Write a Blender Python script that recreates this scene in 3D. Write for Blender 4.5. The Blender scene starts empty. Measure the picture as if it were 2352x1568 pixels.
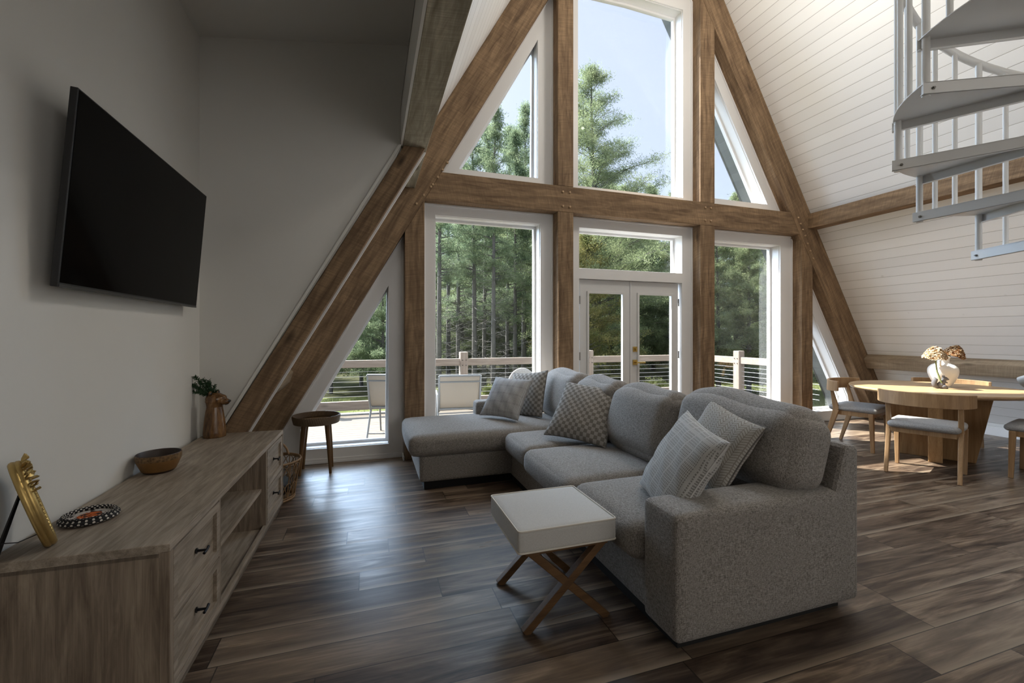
import bpy, bmesh, math, random
import numpy as np
from mathutils import Vector, Matrix, Euler

scene = bpy.context.scene
COL = scene.collection
PI = math.pi

# ------------------------------------------------------------------ camera
FPX, V0, YAW, HC = 1002.0, 768.0, math.radians(18.05), 1.32
cam_d = bpy.data.cameras.new('camera')
cam = bpy.data.objects.new('camera', cam_d); COL.objects.link(cam)
cam.location = (0, 0, HC); cam.rotation_euler = (PI/2, 0, -YAW)
cam_d.sensor_width = 36; cam_d.lens = FPX/2352*36
cam_d.shift_y = -(784-V0)/2352; cam_d.clip_start = .05; cam_d.clip_end = 300
scene.camera = cam

# ------------------------------------------------------------------ world, sun, fill, exposure
world = bpy.data.worlds.new('world'); scene.world = world; world.use_nodes = True
wn = world.node_tree; wn.nodes.clear()
sky = wn.nodes.new('ShaderNodeTexSky'); sky.sky_type = 'NISHITA'; sky.sun_disc = False
sky.sun_elevation = math.radians(48); sky.sun_rotation = math.radians(-52)
sky.air_density = 1.0; sky.dust_density = 5.0; sky.ozone_density = 1.3
bgn = wn.nodes.new('ShaderNodeBackground'); bgn.inputs['Strength'].default_value = 0.345
wo = wn.nodes.new('ShaderNodeOutputWorld')
hz = wn.nodes.new('ShaderNodeMix'); hz.data_type = 'RGBA'; hz.inputs[0].default_value = .62   # thin high haze whitens the sky
hz.inputs[7].default_value = (1.95, 2.03, 2.32, 1)
wn.links.new(sky.outputs[0], hz.inputs[6]); wn.links.new(hz.outputs[2], bgn.inputs[0]); wn.links.new(bgn.outputs[0], wo.inputs[0])

sun_d = bpy.data.lights.new('sun', 'SUN'); sun = bpy.data.objects.new('sun', sun_d); COL.objects.link(sun)
SUN_DIR = Vector((1.05, -1.0, -1.9)).normalized()
sun.rotation_euler = SUN_DIR.to_track_quat('-Z', 'Y').to_euler()
sun_d.energy = 18.0; sun_d.angle = math.radians(.6); sun_d.color = (1.0, .95, .86)
sun.location = (-6, 10, 12)
# broad soft light of the bright open sky over the clearing in front of the house
for dx, dz, en in ((.70, -.62, 8.0), (-.40, -.50, 5.0)):
    sk_d = bpy.data.lights.new('sky_glow', 'SUN'); sk = bpy.data.objects.new('sky_glow', sk_d); COL.objects.link(sk)
    sk.rotation_euler = Vector((dx, -1.0, dz)).to_track_quat('-Z', 'Y').to_euler()
    sk_d.energy = en; sk_d.angle = math.radians(62); sk_d.color = (.58, .76, 1.0); sk.location = (-dx*8, 12, 8)

def area(name, loc, direction, sx, sy, power, color):
    d = bpy.data.lights.new(name, 'AREA'); d.shape = 'RECTANGLE'; d.size = sx; d.size_y = sy
    d.energy = power; d.color = color
    o = bpy.data.objects.new(name, d); COL.objects.link(o); o.location = loc
    o.rotation_euler = Vector(direction).to_track_quat('-Z', 'Y').to_euler(); return o
# added fill light before the closed back wall, behind the camera
area('rear_fill_light', (3.4, -4.35, 2.3), (0, 1, -.02), 3.6, 3.2, 58, (1.0, .96, .91))
# warm bulbs of the chandelier under the ridge (above the frame)
for lx, ly, lz in ((3.5, 2.8, 4.72), (3.72, 2.62, 4.9), (3.3, 2.98, 4.9), (3.66, 2.99, 5.05), (3.36, 2.6, 5.05)):
    pd = bpy.data.lights.new('chandelier_bulb', 'POINT'); pd.energy = 17; pd.color = (1, .93, .83); pd.shadow_soft_size = .022
    po = bpy.data.objects.new('chandelier_bulb', pd); COL.objects.link(po); po.location = (lx, ly, lz)

scene.view_settings.view_transform = 'Standard'; scene.view_settings.look = 'None'
scene.view_settings.exposure = 0.30; scene.view_settings.gamma = 1; scene.view_settings.use_curve_mapping = False
cy = scene.cycles
cy.use_denoising = True; cy.max_bounces = 7; cy.diffuse_bounces = 4; cy.glossy_bounces = 3
cy.transparent_max_bounces = 16; cy.transmission_bounces = 4; cy.sample_clamp_indirect = 4; cy.caustics_reflective = False; cy.caustics_refractive = False

# ------------------------------------------------------------------ projection helper (where a pixel's thing stands)
def at(u, t, z):
    "point at view depth t seen in column u, at height z"
    s = (u-1176)/FPX
    return Vector((t*(math.sin(YAW)+s*math.cos(YAW)), t*(math.cos(YAW)-s*math.sin(YAW)), z))

# ------------------------------------------------------------------ node helpers
def new_mat(name):
    m = bpy.data.materials.new(name); m.use_nodes = True; nt = m.node_tree; nt.nodes.clear()
    out = nt.nodes.new('ShaderNodeOutputMaterial'); b = nt.nodes.new('ShaderNodeBsdfPrincipled')
    nt.links.new(b.outputs[0], out.inputs[0]); return m, nt, b, out
def put(nt, sock, v):
    if isinstance(v, bpy.types.NodeSocket): nt.links.new(v, sock)
    elif isinstance(v, (int, float)): sock.default_value = v
    else: sock.default_value = tuple(v) if len(v) == len(sock.default_value) else tuple(v)+(1,)
def mt(nt, op, a, b=0., c=0.):
    n = nt.nodes.new('ShaderNodeMath'); n.operation = op
    put(nt, n.inputs[0], a); put(nt, n.inputs[1], b); put(nt, n.inputs[2], c); return n.outputs[0]
def coords(nt, rnd=True, kind='Object'):
    tc = nt.nodes.new('ShaderNodeTexCoord'); o = tc.outputs[kind]
    if rnd:
        oi = nt.nodes.new('ShaderNodeObjectInfo'); v = nt.nodes.new('ShaderNodeVectorMath'); v.operation = 'MULTIPLY_ADD'
        c = nt.nodes.new('ShaderNodeCombineXYZ')
        for i in range(3): nt.links.new(oi.outputs['Random'], c.inputs[i])
        nt.links.new(c.outputs[0], v.inputs[0]); v.inputs[1].default_value = (31, 17, 23); nt.links.new(o, v.inputs[2]); o = v.outputs[0]
    return o
def sep(nt, v):
    s = nt.nodes.new('ShaderNodeSeparateXYZ'); nt.links.new(v, s.inputs[0]); return s.outputs
def comb(nt, x, y, z):
    c = nt.nodes.new('ShaderNodeCombineXYZ')
    for i, k in enumerate((x, y, z)): put(nt, c.inputs[i], k)
    return c.outputs[0]
def mapping(nt, v, scale):
    n = nt.nodes.new('ShaderNodeMapping'); nt.links.new(v, n.inputs[0]); n.inputs['Scale'].default_value = scale; return n.outputs[0]
def noise(nt, v, scale=5, detail=4, rough=.55, dist=0):
    n = nt.nodes.new('ShaderNodeTexNoise'); nt.links.new(v, n.inputs['Vector'])
    n.inputs['Scale'].default_value = scale; n.inputs['Detail'].default_value = detail
    n.inputs['Roughness'].default_value = rough; n.inputs['Distortion'].default_value = dist; return n.outputs['Fac']
def ramp(nt, f, stops):
    n = nt.nodes.new('ShaderNodeValToRGB'); nt.links.new(f, n.inputs[0]); e = n.color_ramp.elements
    while len(e) < len(stops): e.new(.5)
    for el, (p, c) in zip(e, stops): el.position = p; el.color = tuple(c)+(1,)
    return n.outputs[0]
def mix(nt, f, a, b, mode='MIX'):
    n = nt.nodes.new('ShaderNodeMix'); n.data_type = 'RGBA'; n.blend_type = mode
    put(nt, n.inputs[0], f); put(nt, n.inputs[6], a); put(nt, n.inputs[7], b); return n.outputs[2]
def maprange(nt, v, a, b, c=0., d=1.):
    n = nt.nodes.new('ShaderNodeMapRange'); put(nt, n.inputs[0], v)
    for i, k in zip((1, 2, 3, 4), (a, b, c, d)): n.inputs[i].default_value = k
    return n.outputs[0]
def bump(nt, b, h, strength=.3, dist=.002):
    n = nt.nodes.new('ShaderNodeBump'); n.inputs['Strength'].default_value = strength; n.inputs['Distance'].default_value = dist
    nt.links.new(h, n.inputs['Height']); nt.links.new(n.outputs[0], b.inputs['Normal'])

def M_plain(name, col, rough=.6, metal=0., spec=.5, var=0., scale=6):
    m, nt, b, _ = new_mat(name)
    if var:
        f = noise(nt, coords(nt), scale, 5)
        put(nt, b.inputs['Base Color'], mix(nt, f, [c*(1-var) for c in col], [min(1, c*(1+var)) for c in col]))
    else: put(nt, b.inputs['Base Color'], col)
    b.inputs['Roughness'].default_value = rough; b.inputs['Metallic'].default_value = metal
    b.inputs['Specular IOR Level'].default_value = spec; return m

def M_wood(name, dark, light, axis='X', rough=.6, saw=0., knots=0., fine=1., contrast=1., spec=.3):
    "grain runs along the given local axis"
    m, nt, b, _ = new_mat(name); v = coords(nt)
    L = {'X': (1, 9, 9), 'Y': (9, 1, 9), 'Z': (9, 9, 1)}[axis]
    g = noise(nt, mapping(nt, v, [k*fine for k in L]), 2.2, 9, .62, .6)
    g2 = noise(nt, mapping(nt, v, [k*6*fine if k > 1 else 1.3 for k in L]), 3, 4, .6)
    k2 = .10 if saw else .3
    f = mt(nt, 'ADD', mt(nt, 'MULTIPLY', g, 1-k2), mt(nt, 'MULTIPLY', g2, k2))
    f = maprange(nt, f, .5-.17/contrast, .5+.17/contrast)
    col = ramp(nt, f, [(0, dark), (.5, [(a+c)/2*.97 for a, c in zip(dark, light)]), (1, light)])
    h = f
    if knots:
        vo = nt.nodes.new('ShaderNodeTexVoronoi'); vo.inputs['Scale'].default_value = 1.0
        k = {'X': (1.5, 4, 4), 'Y': (4, 1.5, 4), 'Z': (4, 4, 1.5)}[axis]
        nt.links.new(mapping(nt, v, k), vo.inputs['Vector'])
        kf = maprange(nt, vo.outputs['Distance'], .035, .13, 1, 0)
        col = mix(nt, mt(nt, 'MULTIPLY', kf, knots), col, [c*.35 for c in dark])
    if saw:
        S = {'X': (90, 3, 3), 'Y': (3, 90, 3), 'Z': (3, 3, 90)}[axis]
        mp = nt.nodes.new('ShaderNodeMapping'); nt.links.new(v, mp.inputs[0]); mp.inputs['Rotation'].default_value = (.2, .22, .2)
        s = noise(nt, mapping(nt, mp.outputs[0], S), 1.6, 3, .7, .6)
        col = mix(nt, mt(nt, 'MULTIPLY', maprange(nt, s, .38, .62), saw), col, [c*.62 for c in dark])
        h = mt(nt, 'ADD', mt(nt, 'MULTIPLY', f, .4), s)
    put(nt, b.inputs['Base Color'], col); b.inputs['Roughness'].default_value = rough
    b.inputs['Specular IOR Level'].default_value = spec
    bump(nt, b, h, .35 if saw else .18, .003 if saw else .0015); return m

def M_fabric(name, dark, light, scale=1., rough=.95):
    m, nt, b, _ = new_mat(name); v = coords(nt, False)
    n1 = noise(nt, mapping(nt, v, (55, 300, 300)), 1.2*scale, 2, .6)
    n2 = noise(nt, mapping(nt, v, (300, 55, 300)), 1.2*scale, 2, .6)
    n3 = noise(nt, mapping(nt, v, (300, 300, 55)), 1.2*scale, 2, .6)
    f = mt(nt, 'MULTIPLY', mt(nt, 'ADD', mt(nt, 'ADD', n1, n2), n3), .3333)
    put(nt, b.inputs['Base Color'], ramp(nt, f, [(.40, dark), (.60, light)]))
    b.inputs['Roughness'].default_value = rough; b.inputs['Specular IOR Level'].default_value = .1
    b.inputs['Sheen Weight'].default_value = .15
    bump(nt, b, f, .5, .002); return m

# ------------------------------------------------------------------ materials
BEAM_D, BEAM_L = (.12, .075, .043), (.36, .24, .14)
m_beam = M_wood('rough_sawn_timber', BEAM_D, BEAM_L, 'X', .8, .38, .9)
m_beam_grey = M_wood('weathered_timber', (.24, .21, .15), (.58, .52, .40), 'X', .85, .35, .8)
m_beam_pale = M_wood('pale_timber', (.22, .16, .105), (.46, .36, .25), 'X', .8, .3, .7)
m_oak_x = M_wood('greyed_oak_lengthwise', (.17, .135, .10), (.40, .33, .26), 'Y', .5, 0, .25, 1.7, 1.2)
m_oak_z = M_wood('greyed_oak_upright', (.13, .095, .068), (.34, .27, .20), 'Z', .5, 0, .3, 1.6, 1.2)
m_oak_dark = M_wood('dark_oak_backing', (.10, .07, .045), (.2, .15, .1), 'Z', .6)  # darker oak tone for the cabinet back
m_table = M_wood('light_oak', (.34, .215, .11), (.53, .37, .215), 'X', .32, 0, 0, .8, .9, .5)
m_chairwood = M_wood('oiled_ash', (.25, .145, .070), (.45, .285, .152), 'Z', .45, 0, 0, .8)
m_walnut = M_wood('dark_turned_wood', (.07, .035, .014), (.20, .11, .045), 'Z', .4, 0, 0, 1)
m_ottoleg = M_wood('brown_stool_wood', (.07, .036, .016), (.17, .092, .04), 'X', .45, 0, 0, 1)
m_peg = M_plain('peg_end_grain', (.42, .29, .17), .7)
m_wall = M_plain('painted_drywall', (.70, .685, .645), .9, 0, .2, .02, 3)
m_white = M_plain('white_trim_paint', (.76, .755, .75), .45, 0, .4)
m_doorwhite = M_plain('white_door_paint', (.66, .66, .655), .4, 0, .4)
m_black = M_plain('matt_black', (.012, .012, .013), .5)
m_hw = M_plain('black_iron', (.015, .015, .017), .35, .6)
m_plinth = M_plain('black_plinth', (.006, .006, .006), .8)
m_stair = M_plain('white_enamel_steel', (.76, .755, .74), .35, 0, .5)
m_bolt = M_plain('steel_bolt', (.25, .24, .22), .35, .9)
m_brass = M_plain('brushed_brass', (.62, .43, .14), .3, 1.)
m_gold = M_plain('antique_gold_frame', (.50, .35, .13), .38, .85, .5, .25, 30)
m_sofa = M_fabric('grey_woven_upholstery', (.105, .094, .083), (.40, .37, .34))
m_seat = M_fabric('pale_grey_seat_fabric', (.17, .165, .16), (.46, .45, .44), 1.2)
m_cream = M_fabric('cream_linen', (.50, .49, .465), (.60, .59, .565), 1.6)
m_piping = M_plain('cream_piping', (.66, .62, .55), .8)
m_darkpipe = M_plain('grey_piping', (.13, .12, .11), .9)
m_sling = M_plain('beige_sling_mesh', (.30, .26, .215), .8)
m_alu = M_plain('grey_painted_aluminium', (.20, .21, .22), .4, .4)
m_screen, nt, b, _ = new_mat('glossy_black_screen')
put(nt, b.inputs['Base Color'], (.003, .003, .003)); b.inputs['Roughness'].default_value = .09; b.inputs['Specular IOR Level'].default_value = .05
m_ceramic = M_plain('white_glazed_ceramic', (.74, .73, .70), .35, 0, .5, .04, 20)
m_squirrel = M_plain('grey_stoneware', (.13, .128, .136), .6, 0, .3, .15, 60)
m_stem = M_plain('green_stem', (.19, .23, .10), .6)
m_flower = M_plain('dried_petal_orange', (.40, .22, .09), .8, 0, .2, .6, 90)
m_flower2 = M_plain('dried_petal_cream', (.74, .60, .42), .8, 0, .2, .28, 90)
m_flower3 = M_plain('dried_petal_brown', (.22, .09, .035), .8, 0, .2, .6, 90)
m_needle = M_plain('dark_green_sprig', (.022, .055, .022), .6, 0, .3, .3, 40)
m_deck = M_wood('sunbleached_deck_board', (.10, .085, .068), (.17, .148, .12), 'X', .8)
m_rail = M_wood('pale_deck_rail', (.22, .175, .145), (.34, .285, .24), 'X', .8, 0, .4)
m_railpost = M_wood('pale_deck_post', (.22, .175, .145), (.34, .285, .24), 'Z', .8, 0, .4)
m_cable = M_plain('steel_cable', (.55, .56, .58), .5, .2)
m_soffit = M_wood('dark_stained_sheathing', (.035, .04, .038), (.10, .105, .10), 'Y', .85)

def M_checker(name, kind):
    m, nt, b, _ = new_mat(name); v = coords(nt, False); x, y, z = sep(nt, v)
    n3 = noise(nt, v, 260, 2, .7); wav = noise(nt, v, 9, 2)
    x = mt(nt, 'ADD', x, mt(nt, 'MULTIPLY', wav, .012)); y = mt(nt, 'ADD', y, mt(nt, 'MULTIPLY', wav, .01))
    def fr(a, s): return mt(nt, 'FRACT', mt(nt, 'ADD', mt(nt, 'MULTIPLY', a, s), 50.))
    if kind == 'checker':
        c = mt(nt, 'ABSOLUTE', mt(nt, 'SUBTRACT', mt(nt, 'GREATER_THAN', fr(x, 18), .5), mt(nt, 'GREATER_THAN', fr(y, 18), .5)))
        s = mt(nt, 'GREATER_THAN', fr(x, 64), .5)
        base = mix(nt, c, (.135, .115, .092), (.36, .335, .30)); base = mix(nt, mt(nt, 'MULTIPLY', s, .14), base, (.25, .225, .195))
        h = c
    elif kind == 'plaid':
        lx = mt(nt, 'GREATER_THAN', fr(x, 90), .72); ly = mt(nt, 'GREATER_THAN', fr(y, 110), .74)
        bx = mt(nt, 'GREATER_THAN', fr(x, 14), .35); by = mt(nt, 'GREATER_THAN', fr(y, 11), .25)
        c = mt(nt, 'MAXIMUM', mt(nt, 'MULTIPLY', lx, bx), mt(nt, 'MULTIPLY', ly, by))
        base = mix(nt, c, (.27, .265, .265), (.50, .50, .50)); h = c
    elif kind == 'dash':
        rows = mt(nt, 'GREATER_THAN', fr(x, 118), .52)
        dash = mt(nt, 'GREATER_THAN', fr(y, 82), .36)
        band = mt(nt, 'GREATER_THAN', fr(x, 14.7), .16); band2 = mt(nt, 'GREATER_THAN', fr(y, 16), .10)
        c = mt(nt, 'MULTIPLY', mt(nt, 'MULTIPLY', rows, dash), mt(nt, 'MULTIPLY', band, band2))
        base = mix(nt, c, (.52, .51, .485), (.20, .19, .175)); h = mt(nt, 'SUBTRACT', 1., c)
    else:
        d = mt(nt, 'PINGPONG', mt(nt, 'ADD', mt(nt, 'MULTIPLY', x, 40), 50), 1.)
        f = fr(mt(nt, 'ADD', y, mt(nt, 'MULTIPLY', d, .018)), 68)
        c = mt(nt, 'GREATER_THAN', f, .66)
        e = mt(nt, 'LESS_THAN', mt(nt, 'ABSOLUTE', mt(nt, 'SUBTRACT', mt(nt, 'FRACT', mt(nt, 'ADD', mt(nt, 'MULTIPLY', x, 40), 50)), .5)), .44)
        c = mt(nt, 'MAXIMUM', c, mt(nt, 'SUBTRACT', 1., e))
        base = mix(nt, c, (.45, .425, .38), (.24, .21, .175)); h = mt(nt, 'SUBTRACT', 1., c)
    base = mix(nt, .25, base, mix(nt, n3, (.12, .12, .12), (.55, .54, .52)))
    put(nt, b.inputs['Base Color'], base); b.inputs['Roughness'].default_value = .95; b.inputs['Specular IOR Level'].default_value = .1
    bump(nt, b, mt(nt, 'ADD', h, n3), .35, .002); return m
m_pchecker = M_checker('taupe_checker_weave', 'checker'); m_pplaid = M_checker('grey_plaid_weave', 'plaid')
m_pdash = M_checker('dashed_offwhite_weave', 'dash'); m_pherr = M_checker('quilted_chevron_weave', 'herr')

# floor: planks that run along X
m_floor, nt, b, _ = new_mat('dark_oak_plank_floor')
v = coords(nt, False); x, y, z = sep(nt, v)
PW, PL = .184, 1.22
rowf = mt(nt, 'DIVIDE', mt(nt, 'ADD', y, 39.939), PW); row = mt(nt, 'FLOOR', rowf)
wn1 = nt.nodes.new('ShaderNodeTexWhiteNoise'); wn1.noise_dimensions = '1D'; nt.links.new(row, wn1.inputs['W'])
colf = mt(nt, 'ADD', mt(nt, 'DIVIDE', mt(nt, 'ADD', x, 40.), PL), mt(nt, 'MULTIPLY', wn1.outputs[0], 7.3)); coln = mt(nt, 'FLOOR', colf)
wn2 = nt.nodes.new('ShaderNodeTexWhiteNoise'); wn2.noise_dimensions = '2D'; nt.links.new(comb(nt, row, coln, 0), wn2.inputs['Vector'])
r = wn2.outputs[0]; rv = comb(nt, mt(nt, 'MULTIPLY', r, 31.), mt(nt, 'MULTIPLY', r, 57.), 0)
va = nt.nodes.new('ShaderNodeVectorMath'); va.operation = 'ADD'; nt.links.new(v, va.inputs[0]); nt.links.new(rv, va.inputs[1])
g1 = noise(nt, mapping(nt, va.outputs[0], (.8, 6.5, 1)), 1.7, 9, .58, 1.3)
g2 = noise(nt, mapping(nt, va.outputs[0], (2, 60, 1)), 1.5, 4, .6)
f = maprange(nt, mt(nt, 'ADD', mt(nt, 'MULTIPLY', g1, .75), mt(nt, 'MULTIPLY', g2, .25)), .36, .64)
col = ramp(nt, f, [(0, (.022, .012, .007)), (.3, (.070, .045, .030)), (.6, (.140, .097, .066)), (1, (.31, .23, .16))])
col = mix(nt, mt(nt, 'MULTIPLY', maprange(nt, r, 0, .6, .70, 0), 1.), col, (.035, .026, .022))
lt = maprange(nt, wn2.outputs[0], .62, 1., 0, .42); col = mix(nt, lt, col, (.24, .185, .135))
fy = mt(nt, 'FRACT', rowf)
edge = maprange(nt, mt(nt, 'ADD', fy, mt(nt, 'MULTIPLY', g1, .25)), .14, .34, .85, 0)   # pale sapwood along one edge
edge = mt(nt, 'MULTIPLY', edge, mt(nt, 'GREATER_THAN', mt(nt, 'FRACT', mt(nt, 'MULTIPLY', r, 13.)), .35))
col = mix(nt, edge, col, (.30, .235, .17))
vo = nt.nodes.new('ShaderNodeTexVoronoi'); vo.inputs['Scale'].default_value = 1; nt.links.new(mapping(nt, va.outputs[0], (1.6, 6, 1)), vo.inputs['Vector'])
col = mix(nt, maprange(nt, vo.outputs['Distance'], .03, .20, .85, 0), col, (.012, .008, .006))
sy = mt(nt, 'GREATER_THAN', mt(nt, 'ABSOLUTE', mt(nt, 'SUBTRACT', fy, .5)), .4885)
sx = mt(nt, 'GREATER_THAN', mt(nt, 'ABSOLUTE', mt(nt, 'SUBTRACT', mt(nt, 'FRACT', colf), .5)), .4980)
seam = mt(nt, 'MAXIMUM', sy, sx); col = mix(nt, mt(nt, 'MULTIPLY', seam, .8), col, (.01, .008, .007))
put(nt, b.inputs['Base Color'], col)
put(nt, b.inputs['Roughness'], maprange(nt, g1, .3, .7, .42, .27)); b.inputs['Specular IOR Level'].default_value = .36
bump(nt, b, mt(nt, 'SUBTRACT', mt(nt, 'MULTIPLY', f, .35), seam), .25, .002)

def M_shiplap(name, wood_a=(.79, .78, .76), wood_b=(.85, .84, .82), gap=(.30, .27, .23)):
    "boards 132 mm wide up the slope, running along Y"
    m, nt, b, _ = new_mat(name); v = coords(nt, False); x, y, z = sep(nt, v)
    q = mt(nt, 'DIVIDE', mt(nt, 'SUBTRACT', z, 1.215-5.4), .132*math.sin(PI/3)); fq = mt(nt, 'FRACT', q)
    d = mt(nt, 'SUBTRACT', .5, mt(nt, 'ABSOLUTE', mt(nt, 'SUBTRACT', fq, .5)))
    line = maprange(nt, d, .012, .03, 1, 0)
    w = nt.nodes.new('ShaderNodeTexWhiteNoise'); w.noise_dimensions = '1D'; nt.links.new(mt(nt, 'FLOOR', q), w.inputs['W'])
    base = mix(nt, w.outputs[0], wood_a, wood_b)
    vo = nt.nodes.new('ShaderNodeTexVoronoi'); vo.inputs['Scale'].default_value = 2.2; nt.links.new(v, vo.inputs['Vector'])
    base = mix(nt, maprange(nt, vo.outputs['Distance'], .02, .05, .35, 0), base, (.50, .47, .42))
    put(nt, b.inputs['Base Color'], mix(nt, mt(nt, 'MULTIPLY', line, .62), base, gap))
    b.inputs['Roughness'].default_value = .55; b.inputs['Specular IOR Level'].default_value = .3
    bump(nt, b, mt(nt, 'SUBTRACT', 1., line), .5, .004); return m
m_ship = M_shiplap('white_shiplap'); m_soffit = M_shiplap('grey_stained_sheathing', (.045, .05, .045), (.07, .075, .068), (.008, .008, .008))

# window glass: clear, with a faint reflection
m_glass = bpy.data.materials.new('window_glass'); m_glass.use_nodes = True; nt = m_glass.node_tree; nt.nodes.clear()
o_ = nt.nodes.new('ShaderNodeOutputMaterial'); t_ = nt.nodes.new('ShaderNodeBsdfTransparent'); t_.inputs[0].default_value = (.96, .975, .98, 1)
g_ = nt.nodes.new('ShaderNodeBsdfGlossy'); g_.inputs['Roughness'].default_value = .0; x_ = nt.nodes.new('ShaderNodeMixShader')
fr_ = nt.nodes.new('ShaderNodeFresnel'); fr_.inputs[0].default_value = 1.45
nt.links.new(mt(nt, 'MULTIPLY', fr_.outputs[0], .13), x_.inputs[0]); nt.links.new(t_.outputs[0], x_.inputs[1]); nt.links.new(g_.outputs[0], x_.inputs[2]); nt.links.new(x_.outputs[0], o_.inputs[0])

def M_leaf(name, a, c, scale=1.5):
    m = bpy.data.materials.new(name); m.use_nodes = True; nt = m.node_tree; nt.nodes.clear()
    o = nt.nodes.new('ShaderNodeOutputMaterial'); d = nt.nodes.new('ShaderNodeBsdfDiffuse'); t = nt.nodes.new('ShaderNodeBsdfTranslucent'); x = nt.nodes.new('ShaderNodeMixShader')
    f = noise(nt, coords(nt), scale, 5, .65); col = ramp(nt, f, [(.3, a), (.7, c)])
    nt.links.new(col, d.inputs[0]); nt.links.new(col, t.inputs[0]); x.inputs[0].default_value = .42
    nt.links.new(d.outputs[0], x.inputs[1]); nt.links.new(t.outputs[0], x.inputs[2]); nt.links.new(x.outputs[0], o.inputs[0]); return m
m_pine = M_leaf('pine_needles', (.095, .135, .065), (.36, .41, .235))
m_pine2 = M_leaf('blue_green_needles', (.075, .12, .07), (.34, .40, .25))
m_shrub = M_leaf('shrub_leaves', (.14, .18, .055), (.32, .33, .15))
m_autumn = M_leaf('autumn_leaves', (.10, .13, .05), (.32, .28, .12))
m_bark = M_plain('grey_pine_bark', (.13, .125, .12), .9, 0, .1, .45, 8)
m_ground = M_leaf('forest_floor', (.04, .045, .025), (.10, .10, .06), .6)
m_lawn = M_leaf('sunlit_grass', (.11, .135, .05), (.22, .245, .11), 1.2)

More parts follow.
